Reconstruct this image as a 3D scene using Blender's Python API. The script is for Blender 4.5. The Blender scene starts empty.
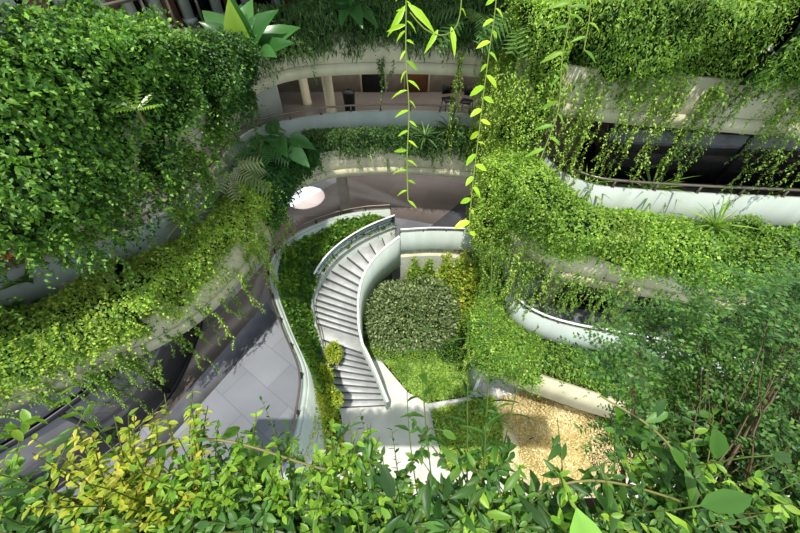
import bpy, math, random
import numpy as np
from mathutils import Vector, geometry
random.seed(7); rng = np.random.default_rng(11)
C = bpy.context.scene.collection
SUN, WORLD, EXPO = 6.0, 1.5, .35
F_PX = 333.0; PITCH = math.radians(48)
cp, sp = math.cos(PITCH), math.sin(PITCH)

# ------------------------------------------------------------------ helpers
def at(u, v, z):
    """point of the place at height z seen in the survey photograph at (u, v)"""
    x = (u-400)/F_PX; y = -(v-266)/F_PX
    r = (x, cp+y*sp, -sp+y*cp); t = z/r[2]
    return Vector((r[0]*t, r[1]*t, z))
def ray(u, v, t):
    x = (u-400)/F_PX; y = -(v-266)/F_PX
    return Vector((x*t, (cp+y*sp)*t, (-sp+y*cp)*t))
def lin(c):
    return tuple((x/255.0/12.92 if x/255.0 <= .04045 else ((x/255.0+.055)/1.055)**2.4) for x in c)
def L3(*cs): return np.array([lin(c) for c in cs])

def tag(o, label=None, cat=None, group=None, kind=None):
    if label: o['label'] = label
    if cat: o['category'] = cat
    if group: o['group'] = group
    if kind: o['kind'] = kind
    return o
def empty(name, loc=(0,0,0), rz=0):
    o = bpy.data.objects.new(name, None); C.objects.link(o)
    o.location = loc; o.rotation_euler = (0,0,rz); o.empty_display_size = .1
    return o
def link(name, me, parent=None, loc=None):
    o = bpy.data.objects.new(name, me); C.objects.link(o)
    if parent: o.parent = parent
    if loc is not None: o.location = loc
    return o
def struct(o): o['kind'] = 'structure'; return o

class MB:
    """numpy mesh builder with one colour per vertex"""
    def __init__(s): s.V=[]; s.F={3:[],4:[]}; s.C=[]; s.n=0
    def add(s, V, F, col=(.5,.5,.5)):
        V = np.asarray(V, float).reshape(-1,3)
        col = np.asarray(col, float)
        if col.ndim == 1: col = np.tile(col, (len(V),1))
        for f in F:
            f = np.asarray(f, int)
            if f.size == 0: continue
            if f.ndim == 1: f = f[None]
            s.F[f.shape[1]].append(f+s.n)
        s.V.append(V); s.C.append(col); s.n += len(V)
    def mesh(s, name, mat, smooth=False):
        me = bpy.data.meshes.new(name)
        V = np.concatenate(s.V) if s.V else np.zeros((0,3)); Cc = np.concatenate(s.C)
        f3 = np.concatenate(s.F[3]) if s.F[3] else np.zeros((0,3),int)
        f4 = np.concatenate(s.F[4]) if s.F[4] else np.zeros((0,4),int)
        me.vertices.add(len(V)); me.vertices.foreach_set('co', V.astype(np.float32).ravel())
        li = np.concatenate([f3.ravel(), f4.ravel()])
        me.loops.add(len(li)); me.loops.foreach_set('vertex_index', li.astype(np.int32))
        me.polygons.add(len(f3)+len(f4))
        st = np.concatenate([np.arange(len(f3))*3, len(f3)*3+np.arange(len(f4))*4])
        me.polygons.foreach_set('loop_start', st.astype(np.int32))
        a = me.color_attributes.new('col', 'FLOAT_COLOR', 'POINT')
        cc = np.ones((len(V),4), np.float32); cc[:,:3] = Cc
        a.data.foreach_set('color', cc.ravel())
        me.update(calc_edges=True); me.validate()
        if smooth: me.polygons.foreach_set('use_smooth', np.ones(len(me.polygons), bool))
        me.materials.append(mat)
        return me
    def build(s, name, mat, parent=None, loc=None, smooth=False):
        return link(name, s.mesh(name, mat, smooth), parent, loc)
    # solids
    def box(s, c, d, rz=0, col=(.5,.5,.5)):
        x,y,z = [q/2 for q in d]; ca, sa = math.cos(rz), math.sin(rz); V=[]
        for k in (-z,z):
            for (i,j) in ((-x,-y),(x,-y),(x,y),(-x,y)):
                V.append((c[0]+i*ca-j*sa, c[1]+i*sa+j*ca, c[2]+k))
        s.add(V, [np.array([[3,2,1,0],[4,5,6,7],[0,1,5,4],[1,2,6,5],[2,3,7,6],[3,0,4,7]])], col)
    def tube(s, P, r, n=6, col=(.1,.2,.03)):
        P = np.asarray([tuple(p) for p in P], float); m = len(P)
        r = np.full(m, r) if np.isscalar(r) else np.asarray(r)
        T = np.gradient(P, axis=0); T /= np.linalg.norm(T,axis=1)[:,None]+1e-9
        ref = np.array([0,0,1.0]) if abs(T[:,2]).mean() < .8 else np.array([1.0,0,0])
        A = np.cross(T, ref); A /= np.linalg.norm(A,axis=1)[:,None]+1e-9; B = np.cross(T, A)
        an = np.arange(n)/n*2*math.pi
        V = P[:,None]+r[:,None,None]*(np.cos(an)[None,:,None]*A[:,None]+np.sin(an)[None,:,None]*B[:,None])
        i = np.arange(m-1)[:,None]; j = np.arange(n)[None]; j2 = (j+1)%n
        q = np.stack([i*n+j, i*n+j2, (i+1)*n+j2, (i+1)*n+j], -1).reshape(-1,4)
        s.add(V.reshape(-1,3), [q], col)
    def strip(s, A, B, col=(.5,.5,.5)):
        m = len(A); V = [tuple(p) for p in A]+[tuple(p) for p in B]
        i = np.arange(m-1)
        s.add(V, [np.stack([i,i+1,i+1+m,i+m],-1)], col)
    def wall(s, A, B, z0, z1, col=(.5,.5,.5)):
        """closed wall between plan curves A and B; z0, z1 numbers or lists"""
        m = len(A); Z0 = z0 if hasattr(z0,'__len__') else [z0]*m; Z1 = z1 if hasattr(z1,'__len__') else [z1]*m
        a0=[(p[0],p[1],z) for p,z in zip(A,Z0)]; a1=[(p[0],p[1],z) for p,z in zip(A,Z1)]
        b0=[(p[0],p[1],z) for p,z in zip(B,Z0)]; b1=[(p[0],p[1],z) for p,z in zip(B,Z1)]
        V = a0+a1+b1+b0; i = np.arange(m-1); fs=[]
        for k in range(4):
            k2=(k+1)%4; fs.append(np.stack([i+k*m,i+1+k*m,i+1+k2*m,i+k2*m],-1))
        fs.append(np.array([[0,m,2*m,3*m],[m-1,2*m-1,3*m-1,4*m-1]]))
        s.add(V, fs, col)
    def poly(s, P, z0, z1, col=(.5,.5,.5)):
        """flat slab with outline P from z0 up to z1"""
        m = len(P); tri = geometry.tessellate_polygon([[Vector((p[0],p[1],0)) for p in P]])
        V = [(p[0],p[1],z1) for p in P]+[(p[0],p[1],z0) for p in P]
        t = np.array(tri); i = np.arange(m); j=(i+1)%m
        s.add(V, [t, t[:,::-1]+m, np.stack([i,j,j+m,i+m],-1)], col)

def smooth(P, step=.25):
    P = [np.array(tuple(p), float) for p in P]
    P = [2*P[0]-P[1]]+P+[2*P[-1]-P[-2]]; out=[]
    for i in range(1,len(P)-2):
        p0,p1,p2,p3 = P[i-1:i+3]; n = max(2,int(np.linalg.norm(p2-p1)/step))
        for k in range(n):
            t=k/n
            out.append(.5*((2*p1)+(-p0+p2)*t+(2*p0-5*p1+4*p2-p3)*t*t+(-p0+3*p1-3*p2+p3)*t**3))
    out.append(P[-2]); return np.array(out)
def resamp(P, n):
    P=np.asarray(P,float); d=np.r_[0,np.cumsum(np.linalg.norm(np.diff(P,axis=0),axis=1))]
    t=np.linspace(0,d[-1],n); return np.stack([np.interp(t,d,P[:,k]) for k in range(P.shape[1])],-1)
def offs(P, d):
    """offset to the left of travel"""
    P=np.asarray(P,float); T=np.gradient(P[:,:2],axis=0); T/=np.linalg.norm(T,axis=1)[:,None]+1e-9
    Q=P.copy(); Q[:,0]-=T[:,1]*d; Q[:,1]+=T[:,0]*d; return Q

# ------------------------------------------------------------------ materials
def nodes(m):
    m.use_nodes=True; nt=m.node_tree; nt.nodes.clear()
    out=nt.nodes.new('ShaderNodeOutputMaterial'); return nt,nt.nodes,nt.links,out
def plain(name, col, rough=.6, metal=0, noise=.12, scale=3, spec=.4, streak=False, bump=0):
    m=bpy.data.materials.new(name); nt,N,K,out=nodes(m)
    b=N.new('ShaderNodeBsdfPrincipled'); b.inputs['Roughness'].default_value=rough; b.inputs['Metallic'].default_value=metal
    b.inputs['Specular IOR Level'].default_value=spec
    tc=N.new('ShaderNodeTexCoord'); mp=N.new('ShaderNodeMapping'); nz=N.new('ShaderNodeTexNoise')
    mp.inputs['Scale'].default_value=(1,1,.12) if streak else (1,1,1)
    nz.inputs['Scale'].default_value=scale; nz.inputs['Detail'].default_value=6
    r=N.new('ShaderNodeMapRange'); r.inputs['From Min'].default_value=.3; r.inputs['From Max'].default_value=.7
    r.inputs['To Min'].default_value=1-noise*1.6; r.inputs['To Max'].default_value=1+noise*.6
    mx=N.new('ShaderNodeVectorMath'); mx.operation='SCALE'; mx.inputs[0].default_value=lin(col)
    K.new(tc.outputs['Object'],mp.inputs['Vector']); K.new(mp.outputs[0],nz.inputs['Vector']); K.new(nz.outputs['Fac'],r.inputs['Value'])
    K.new(r.outputs[0],mx.inputs['Scale']); K.new(mx.outputs[0],b.inputs['Base Color']); K.new(b.outputs[0],out.inputs[0])
    if bump:
        bp=N.new('ShaderNodeBump'); bp.inputs['Strength'].default_value=bump; bp.inputs['Distance'].default_value=.05
        K.new(nz.outputs['Fac'],bp.inputs['Height']); K.new(bp.outputs[0],b.inputs['Normal'])
    return m
def tiles(name, c1, c2, w=1.2, h=.6, rough=.35, rot=.5):
    m=bpy.data.materials.new(name); nt,N,K,out=nodes(m)
    b=N.new('ShaderNodeBsdfPrincipled'); b.inputs['Roughness'].default_value=rough
    tc=N.new('ShaderNodeTexCoord'); mp=N.new('ShaderNodeMapping'); mp.inputs['Rotation'].default_value=(0,0,rot)
    br=N.new('ShaderNodeTexBrick'); br.offset=.5
    br.inputs['Scale'].default_value=1; br.inputs['Brick Width'].default_value=w; br.inputs['Row Height'].default_value=h
    br.inputs['Mortar Size'].default_value=.006; br.inputs['Color1'].default_value=(*lin(c1),1); br.inputs['Color2'].default_value=(*lin(c2),1)
    br.inputs['Mortar'].default_value=(*[x*.45 for x in lin(c1)],1)
    nz=N.new('ShaderNodeTexNoise'); nz.inputs['Scale'].default_value=.9; nz.inputs['Detail'].default_value=8
    mx=N.new('ShaderNodeMix'); mx.data_type='RGBA'; mx.blend_type='MULTIPLY'; mx.inputs[0].default_value=.35
    K.new(tc.outputs['Object'],mp.inputs['Vector']); K.new(mp.outputs[0],br.inputs['Vector']); K.new(tc.outputs['Object'],nz.inputs['Vector'])
    K.new(br.outputs['Color'],mx.inputs['A']); K.new(nz.outputs['Fac'],mx.inputs['B']); K.new(mx.outputs['Result'],b.inputs['Base Color']); K.new(b.outputs[0],out.inputs[0])
    return m
def leafmat(name, trans=.42, rough=.42):
    m=bpy.data.materials.new(name); nt,N,K,out=nodes(m)
    a0=N.new('ShaderNodeVertexColor'); a0.layer_name='col'; a=N.new('ShaderNodeHueSaturation'); a.inputs['Hue'].default_value=.481; a.inputs['Saturation'].default_value=.96; a.inputs['Value'].default_value=1.14; K.new(a0.outputs[0],a.inputs['Color'])
    b=N.new('ShaderNodeBsdfPrincipled'); b.inputs['Roughness'].default_value=rough; b.inputs['Specular IOR Level'].default_value=.45
    t=N.new('ShaderNodeBsdfTranslucent'); mx=N.new('ShaderNodeMixShader'); mx.inputs[0].default_value=trans
    vm=N.new('ShaderNodeVectorMath'); vm.operation='MULTIPLY'; vm.inputs[1].default_value=(1.35,1.3,.6)
    K.new(a.outputs[0],b.inputs['Base Color']); K.new(a.outputs[0],vm.inputs[0]); K.new(vm.outputs[0],t.inputs['Color'])
    K.new(b.outputs[0],mx.inputs[1]); K.new(t.outputs[0],mx.inputs[2]); K.new(mx.outputs[0],out.inputs[0])
    return m
def glassmat(name, col, rough=.05, alpha=.35):
    m=bpy.data.materials.new(name); nt,N,K,out=nodes(m)
    b=N.new('ShaderNodeBsdfGlossy'); b.inputs['Color'].default_value=(.9,.95,1,1); b.inputs['Roughness'].default_value=rough
    t=N.new('ShaderNodeBsdfTransparent'); t.inputs['Color'].default_value=(*lin(col),1)
    fr=N.new('ShaderNodeFresnel'); fr.inputs['IOR'].default_value=1.5
    mx=N.new('ShaderNodeMixShader'); ad=N.new('ShaderNodeMath'); ad.operation='ADD'; ad.inputs[1].default_value=alpha
    K.new(fr.outputs[0],ad.inputs[0]); K.new(ad.outputs[0],mx.inputs[0]); K.new(t.outputs[0],mx.inputs[1]); K.new(b.outputs[0],mx.inputs[2]); K.new(mx.outputs[0],out.inputs[0])
    return m
M={}
M['cream']=plain('cream render',(196,190,160),.7,noise=.12,scale=2.2,streak=True)
M['white']=plain('white wall',(172,182,174),.6,noise=.1,scale=2,streak=True)
M['soffit']=plain('soffit paint',(190,188,180),.8,noise=.05)
M['rail']=plain('bronze rail metal',(120,112,100),.35,.6,noise=.1)
M['railw']=plain('pale metal cap',(226,228,226),.4,.1,noise=.05)
M['dark']=plain('dark metal',(38,38,40),.4,.4)
M['black']=plain('black plastic',(22,22,24),.5)
M['brown']=plain('timber panel',(120,88,66),.6,noise=.25,scale=5,streak=True)
M['glassd']=plain('dark shop glass',(44,44,44),.12,0,noise=.5,scale=1.2,spec=.7)
M['pane']=plain('grey shop glass',(84,82,84),.1,0,noise=.35,scale=.9,spec=.8)
M['inner']=plain('inner wall',(150,140,126),.8,noise=.15)
M['floorB']=tiles('floor stone warm',(150,142,134),(140,132,126),1.2,1.2,.3,.4)
M['floorC']=tiles('floor stone grey',(150,153,160),(138,141,150),1.8,.9,.3,.62)
M['band']=plain('dark floor band',(98,99,106),.35,noise=.15)
M['bandw']=plain('pale floor band',(190,186,178),.4,noise=.1)
M['shade']=tiles('floor stone painted shade',(128,118,114),(116,108,104),1.8,.9,.3,.3)  # floor stone with the shade under the slabs put into its colour
M['pave']=plain('pale paving',(228,226,220),.7,noise=.12,scale=1.5)
M['gravel']=plain('gravel',(226,216,180),.9,noise=.25,scale=18,bump=.4)
M['soil']=plain('soil',(70,58,44),.95,noise=.5,scale=10,bump=.5)
M['step']=plain('stair stone',(206,208,208),.55,noise=.12,scale=3)
M['riser']=plain('riser stone',(82,86,92),.6,noise=.1)
M['glass']=glassmat('clear green glass',(200,222,210),.05,.08)
M['leaf']=leafmat('leaf'); M['leafg']=leafmat('glossy leaf',.3,.28)
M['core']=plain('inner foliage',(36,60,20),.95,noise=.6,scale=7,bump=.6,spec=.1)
M['bark']=plain('bark',(92,72,50),.85,noise=.3,scale=12)
M['blue']=plain('blue sign',(60,90,140),.5); M['paper']=plain('poster print',(140,130,110),.6,noise=.7,scale=9)
M['door']=plain('brown door',(112,74,48),.45,noise=.2)
M['ground_block']=plain('mauve grey stone',(160,150,148),.7,noise=.1)

# ------------------------------------------------------------------ leaf templates  (t along, s across, n up)
def tmpl(ts, ws, bend=0., fold=.15, cup=0.):
    V=[];Fq=[];Ft=[];Cf=[]
    for k,(t,w) in enumerate(zip(ts,ws)):
        z=-bend*t*t
        V += [(t,-w/2,z,fold*w*1.6),(t,0,z,0),(t,w/2,z,fold*w*1.6)]; Cf += [1.0,.82,1.0]
        if k:
            a=3*(k-1); b=3*k
            Fq += [(a,a+1,b+1,b),(a+1,a+2,b+2,b+1)]
    return np.array(V), [np.array(Fq)], np.array(Cf)
T_TINY=(np.array([(0,0,0,0),(.45,-.5,0,.12),(.45,.5,0,.12),(1,0,0,-.12)]),[np.array([[0,1,3],[0,3,2]])],np.array([.8,1,1,1.05]))
T_OVAL=tmpl([0,.18,.5,.8,1],[.05,.75,1,.6,.02],.18,.12)
T_LANCE=tmpl([0,.15,.4,.7,.9,1],[.05,.6,1,.7,.3,.02],.3,.18)
T_HEART=tmpl([-.22,-.1,.1,.35,.6,.85,1],[.5,.9,1.05,.98,.72,.3,.02],.3,.1)
T_BLADE=tmpl([0,.2,.45,.7,.88,1],[.7,1,.95,.7,.35,.03],.55,.25)
T_BLADEL=tmpl([0,.25,.5,.75,1],[.8,1,.9,.6,.03],.15,.2)
def split_leaf():
    V=[(0,0,0),(1,0,-.25)];Ft=[];Cf=[.9,1]
    for sgn in(-1,1):
        for k in range(7):
            t0=.05+k*.125; w=.55*math.sin(math.pi*(.18+.1*k)); b=len(V)
            V += [(t0,0,-.25*t0*t0),(t0+.118,0,-.25*t0*t0),(t0+.16,sgn*w,-.2*w-.25*t0*t0)]; Cf += [.85,.85,1.1]
            Ft.append((b,b+1,b+2))
    return np.array([(*v,0) for v in V]),[np.array(Ft)],np.array(Cf)
T_SPLIT=split_leaf()
def unit(a): return a/(np.linalg.norm(a,axis=-1,keepdims=True)+1e-9)
def leaves(mb, T, P, D, N, Ln, Wd, pal, jit=.22, flat=None):
    P=np.asarray(P,float).reshape(-1,3); n=len(P)
    if n==0: return
    D=unit(np.broadcast_to(np.asarray(D,float),(n,3))); N=np.broadcast_to(np.asarray(N,float),(n,3))
    S=unit(np.cross(D,N+1e-4)); N=np.cross(S,D)
    Ln=np.broadcast_to(np.asarray(Ln,float),(n,)); Wd=np.broadcast_to(np.asarray(Wd,float),(n,))
    tv,tf,tc=T; k=len(tv)
    V=P[:,None]+tv[None,:,0,None]*(D*Ln[:,None])[:,None]+tv[None,:,1,None]*(S*Wd[:,None])[:,None]+tv[None,:,2,None]*(N*Ln[:,None])[:,None]+tv[None,:,3,None]*(N*Wd[:,None])[:,None]
    w=rng.random((n,1)); idx=rng.integers(0,len(pal),n); idx2=rng.integers(0,len(pal),n)
    c=pal[idx]*w+pal[idx2]*(1-w); c=c*(1+jit*(rng.random((n,1))*2-1))
    if flat is not None: c=c*flat[:,None]
    cc=np.clip(c[:,None]*tc[None,:,None],0,1)
    base=(np.arange(n)*k)[:,None,None]
    mb.add(V.reshape(-1,3), [(f[None]+base).reshape(-1,f.shape[1]) for f in tf], cc.reshape(-1,3))
def rnd(n): return unit(rng.normal(size=(n,3)))
class Noise:
    def __init__(s, sc, k=7):
        s.w=rng.normal(size=(k,3))*sc; s.p=rng.random(k)*6.28
    def __call__(s, P): return np.sin(P@s.w.T+s.p).mean(1)*1.8

PAL=dict(
 ivy=L3((62,118,36),(92,154,50),(40,90,30),(124,178,66),(68,124,50)),
 ivyd=L3((40,86,34),(28,66,28),(58,104,44),(48,92,48)),
 lime=L3((138,176,48),(112,158,44),(168,196,70),(92,140,40),(150,182,84)),
 mid=L3((84,138,40),(108,158,48),(62,114,36),(132,172,62)),
 bright=L3((128,178,52),(150,192,70),(104,160,46),(170,204,96)),
 dark=L3((48,92,40),(60,108,46),(38,74,34),(72,118,56)),
 back=L3((64,108,54),(80,128,62),(48,90,46),(104,144,78)),
 gray=L3((110,138,84),(86,116,66),(142,164,112),(66,98,50),(170,186,140)),
 yellow=L3((182,192,44),(160,182,40),(138,168,38),(204,204,74),(112,156,36)),
 bed=L3((140,182,70),(112,162,56),(162,196,92),(90,140,48)),
 cream=L3((222,214,170),(236,230,196),(202,192,146),(214,208,160),(180,176,120)),
 fg=L3((50,104,30),(66,124,36),(38,86,26),(92,148,46),(56,112,32)),
 fgl=L3((104,164,34),(134,184,46),(82,144,32)),
 glow=L3((150,210,14),(130,196,14),(172,220,24)),
 shrub=L3((44,100,34),(60,120,42),(34,82,28),(78,136,54)),
 philo=L3((36,92,40),(52,112,52),(70,130,66)),
)

# ------------------------------------------------------------------ level outlines (plan curves)
# each level: R = walkway edge (parapet), F = outer face of the planter
left_back_F=[(-15,-1.5),(-11.5,.6),(-8.8,2.2),(-7.0,3.2),(-5.3,4.5),(-4.5,6.2),(-4.2,8.2),(-4.0,10.0),(-3.3,10.9),(-2.1,11.35),(0,11.5),(2,11.3),(3.3,10.9)]
left_back_R=[(-15,.6),(-11.5,2.5),(-9.8,3.4),(-8,4.5),(-6.5,5.4),(-5.7,6.3),(-5.2,7.6),(-5.1,9.6),(-4.6,10.9),(-2.5,11.85),(0,12.1),(2.5,11.8),(3.9,11.3)]
FA=smooth(left_back_F+[(3.3,10.2),(2.95,9.5),(3.5,8.85),(4.9,8.2),(7.1,7.75),(9.2,7.35),(15,6.3)])
FB=smooth(left_back_F+[(3.5,10.0),(3.15,9.0),(3.05,8.0),(3.5,6.95),(4.35,6.2),(5.7,5.75),(7.6,5.3),(9.7,4.9),(15,4.2)])
RA=smooth([(-15,.6),(-11.5,2.5),(-9.8,3.4),(-8,4.5),(-6.5,5.7),(-5.6,6.8),(-5.1,8.2),(-5.1,9.6),(-4.6,10.9),(-2.5,11.85),(0,12.1),(2.5,11.8),(3.9,11.3)]+[(4.5,10.6),(4.4,10.0),(5.0,9.7),(7.3,9.2),(9.4,8.8),(15,7.8)])
RB=smooth(left_back_R+[(4.4,10.5),(4.3,9.3),(4.4,8.3),(5.0,7.6),(5.8,7.35),(8,7.1),(9.97,6.95),(15,6.5)])
FC=smooth([(.02,9.42),(1.5,9.5),(2.8,9.2),(3.3,8.4),(3.2,7.3),(2.8,6.2),(2.75,5.4),(3.1,4.85),(3.75,4.5),(4.8,4.05),(7,3.3),(12,2),(15,1.2)])
RC=smooth([(.02,9.5),(1.5,9.6),(3.1,9.4),(3.8,8.5),(3.8,7.4),(3.6,6.5),(4.1,5.8),(5.2,5.3),(7.45,4.8),(10.3,3.85),(15,2.6)])
PC=smooth([(-2.9,-1.2),(-2.7,.5),(-2.5,2.1),(-2.45,3.0),(-2.6,4.0),(-3.35,5.3),(-4.1,6.7),(-4.5,8.0),(-4.15,9.3),(-2.9,10.35),(-1.6,10.85),(-.4,11.0)])
ZA,ZB,ZC,ZG=-2.4,-6.0,-9.6,-13.2
OUT=[(15,22),(-15,22)]
def curve_seg(Cv, a, b):
    n=len(Cv); return Cv[int(a*n):max(int(a*n)+2,int(b*n))]

def brackets(P, z, d, mat, t):
    for p in P:
        m=MB(); m.box((0,0,0),d); m.box((0,0,-d[2]/2),(d[0]*1.6,d[1]*1.6,.02)); m.build('bracket',mat,t,(p[0],p[1],z))
# ------------------------------------------------------------------ building shell
def level(nm, Rc, Fc, zf, slabmat, wallmat, ph=.86):
    m=MB(); m.poly([tuple(p) for p in Rc]+OUT, zf-.3, zf); struct(m.build('floor', slabmat))
    m=MB(); m.poly([tuple(p) for p in offs(Fc,.1)]+OUT, zf-1.28, zf-1.1); struct(m.build('ceiling', M['soffit']))
    n=400; f=resamp(Fc,n)
    m=MB(); m.wall(f, offs(f,.14), zf-1.32, zf-.22); struct(m.build('trim_%d'%nm, M['cream']))
    m=MB(); m.wall(offs(f,-.03), f, zf-1.32, zf-1.0); struct(m.build('trim_%d'%nm, M['cream']))
    r=resamp(Rc,n)
    m=MB(); m.wall(r, offs(r,.12), zf-.6, zf+ph); struct(m.build('wall_parapet', wallmat))
    m=MB(); m.strip([(*p,zf-.42) for p in offs(f,.1)], [(*p,zf-.42) for p in r]); struct(m.build('floor', M['soil']))
    t=empty('handrail',(0,0,0))
    P=[(p[0],p[1],zf+1.08) for p in offs(r,.06)]
    m=MB(); m.tube(P,.035,8); m.build('rail', M['rail'], t, smooth=True)
    brackets(offs(resamp(Rc,38),.06), zf+(ph+1.06)/2, (.05,.05,1.06-ph), M['rail'], t)
    return t
tA=level(1,RA,FA,ZA,M['floorB'],M['white'],.06); tag(tA,'bronze handrail along the topmost visible walkway above the upper hedges','handrail')
tB=level(2,RB,FB,ZB,M['floorB'],M['white']); tag(tB,'bronze handrail curving round the middle walkway parapet','handrail')

# level C: floor on the left/back behind parapet PC, and on the right behind RC
back_edge=[(-.4,11.0),(-.2,10.5),(-.05,9.55)]
fl=[tuple(p) for p in PC]+[back_edge[1]]+[tuple(p) for p in RC]+[(15,22),(-15,22),(-15,-1.2)]
m=MB(); m.poly(fl, ZC-.3, ZC); struct(m.build('floor', M['floorC']))
# right planter of level C
n=300; f=resamp(FC,n); r=resamp(RC,n)
m=MB(); m.wall(r, offs(r,.12), ZC-.5, ZC+.92); struct(m.build('wall_parapet', M['white']))
i0=int(n*.2)
zb=[ZG if k<int(n*.13) else ZC-1.32 for k in range(n)]
m=MB(); m.wall(f, offs(f,.16), [ZG]*n if False else zb, ZC-.22); struct(m.build('trim_3', M['cream']))
m=MB(); m.strip([(*p,ZC-.42) for p in f], [(*p,ZC-.42) for p in r]); struct(m.build('floor', M['soil']))
m=MB(); m.poly([tuple(p) for p in offs(FC,.1)]+[(15,22),(.02,22)], ZC-1.3, ZC-1.1); struct(m.build('ceiling', M['soffit']))
m=MB(); w=resamp(FC,n)[:int(n*.36)]; m.wall(w, offs(w,.2), ZG, ZC-.3); struct(m.build('wall_garden', M['white']))
t=empty('handrail'); tag(t,'pale handrail along the lowest right walkway parapet','handrail')
m=MB(); m.tube([(p[0],p[1],ZC+1.1) for p in offs(r,.06)],.035,8); m.build('rail',M['railw'],t,smooth=True)
brackets(offs(resamp(RC,22),.06),ZC+1.0,(.05,.05,.2),M['rail'],t)
# left parapet of level C
pc=resamp(PC,140)
m=MB(); m.wall(pc, offs(pc,.1), ZC-.3, ZC+.88); struct(m.build('wall_parapet', M['white']))
t=empty('handrail'); tag(t,'bronze handrail on the curved parapet left of the staircase','handrail')
m=MB(); m.tube([(p[0],p[1],ZC+1.05) for p in offs(pc,.14)],.03,8); m.build('rail',M['rail'],t,smooth=True)
brackets(offs(resamp(PC,16),.1),ZC+.95,(.04,.08,.2),M['dark'],t)
# drainage slot and outer skin of the parapet down to the ground
m=MB(); m.wall(offs(pc,-.06), pc, ZG, ZC+.8); struct(m.build('wall_garden', M['white']))
# ground
m=MB(); m.poly([(-15,-3),(15,-3),(15,22),(-15,22)], ZG-.3, ZG); struct(m.build('floor', M['pave']))

# floor inlays and painted shade patches
def inlay(px, z, mat, h=.012):
    m=MB(); m.poly([tuple(at(u,v,z))[:2] for u,v in px], z, z+h); return struct(m.build('trim_4', mat))
inlay([(118,470),(132,480),(278,318),(266,302)], ZC, M['band'])
inlay([(70,560),(120,520),(60,500),(0,520),(-60,560)], ZC, M['band'])
for px in ([(420,235),(455,235),(640,120),(560,120)],[(470,236),(484,236),(700,120),(670,120)]): inlay(px, ZC, M['band'])
inlay([(278,214),(334,183),(346,176),(345,150),(500,150),(520,240),(385,215),(330,218),(282,244),(268,262)], ZC, M['shade'], .008)  # darker sheet painting the shade on the back floor
inlay([(180,420),(264,320),(278,262),(268,258),(240,290),(120,430)], ZC, M['shade'], .009)  # darker sheet painting the shade on the left floor
inlay([(58,183),(66,180),(88,232),(76,238)], ZB, M['bandw']); inlay([(66,180),(78,176),(106,224),(88,233)], ZB, M['band'])
inlay([(78,176),(82,174),(112,222),(106,225)], ZB, M['bandw'])

# interiors: facades set back from the walkways
def facade(Rc, d, a, b, z0, z1, cols, every, name_lab, mat, frame, fw=.12):
    sg=offs(curve_seg(Rc,a,b), d); L=np.linalg.norm(np.diff(sg,axis=0),axis=1).sum()
    sg=resamp(sg, max(8,int(L/.3)))
    m=MB(); m.wall(sg, offs(sg,.06), z0, z1); w=struct(m.build('wall_'+name_lab, mat))
    q=resamp(sg, max(2,int(L/every)))
    m=MB()
    for p in q: m.box((p[0],p[1],(z0+z1)/2),(fw,fw,z1-z0),rz=.6)
    m.wall(offs(sg,-.05), sg, z0, z0+.14); m.wall(offs(sg,-.05), sg, z1-.12, z1)
    struct(m.build('trim_5', frame)); return sg
nA=len(RA)
sgA=facade(RA,1.5,.0,.52,ZA,ZA+3.4,None,1.0,'upper_left',M['glassd'],M['dark'])
sgB=facade(RB,5.0,.0,.33,ZB,ZB+2.3,None,2.4,'middle_left',M['inner'],M['cream'],.3)
facade(RA,2.2,.66,1,ZA,ZA+3.4,None,1.3,'upper_right',M['glassd'],M['dark'])
facade(RB,1.7,.66,1,ZB,ZB+2.3,None,1.6,'middle_right',M['glassd'],M['dark'])
facade(RC,1.6,.34,1,ZC,ZC+2.3,None,1.6,'lower_right',M['glassd'],M['dark'])
# shop front under the left of the middle walkway
sh=smooth([(-15,-4.2),(-11,-1.0),(-8.35,1.35),(-7.25,2.45),(-6.6,3.7),(-6.6,5.6),(-7.2,8)],.2)
m=MB(); m.wall(sh, offs(sh,.05), ZC+.1, ZC+2.32); struct(m.build('window_1', M['pane']))
m=MB(); m.wall(offs(sh,-.05), offs(sh,.08), ZC, ZC+.12); m.wall(offs(sh,-.05), offs(sh,.08), ZC+2.2, ZC+2.32)
for p in resamp(sh,12): m.box((p[0],p[1],ZC+1.15),(.09,.09,2.3),rz=.7)
struct(m.build('trim_6', M['dark']))
# back walls
m=MB(); m.box((0,16.3,(ZB+ZA-1.1)/2),(30,.2,ZA-1.1-ZB)); struct(m.build('wall_back', M['inner']))
m=MB(); m.box((0,19.5,(ZC+ZB-1.1)/2),(30,.2,ZB-1.1-ZC)); struct(m.build('wall_back', M['inner']))
m=MB(); m.box((0,14.6,(ZA+1.5)/2),(30,.2,1.5-ZA)); struct(m.build('wall_back', M['glassd']))
m=MB(); m.box((0,17,(ZG+ZC)/2),(30,.2,ZC-ZG)); struct(m.build('wall_back', M['inner']))
# unseen storey slab added above the frame, shaped to shade the back planter
up=smooth([(-15,9.5),(-6,9.9),(-3.5,9.6),(0,9.6),(3,9.6),(4.6,10.6),(15,9.5)])
m=MB(); m.poly([tuple(p) for p in up]+OUT, .3, 1.2); struct(m.build('ceiling', M['cream']))

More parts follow.
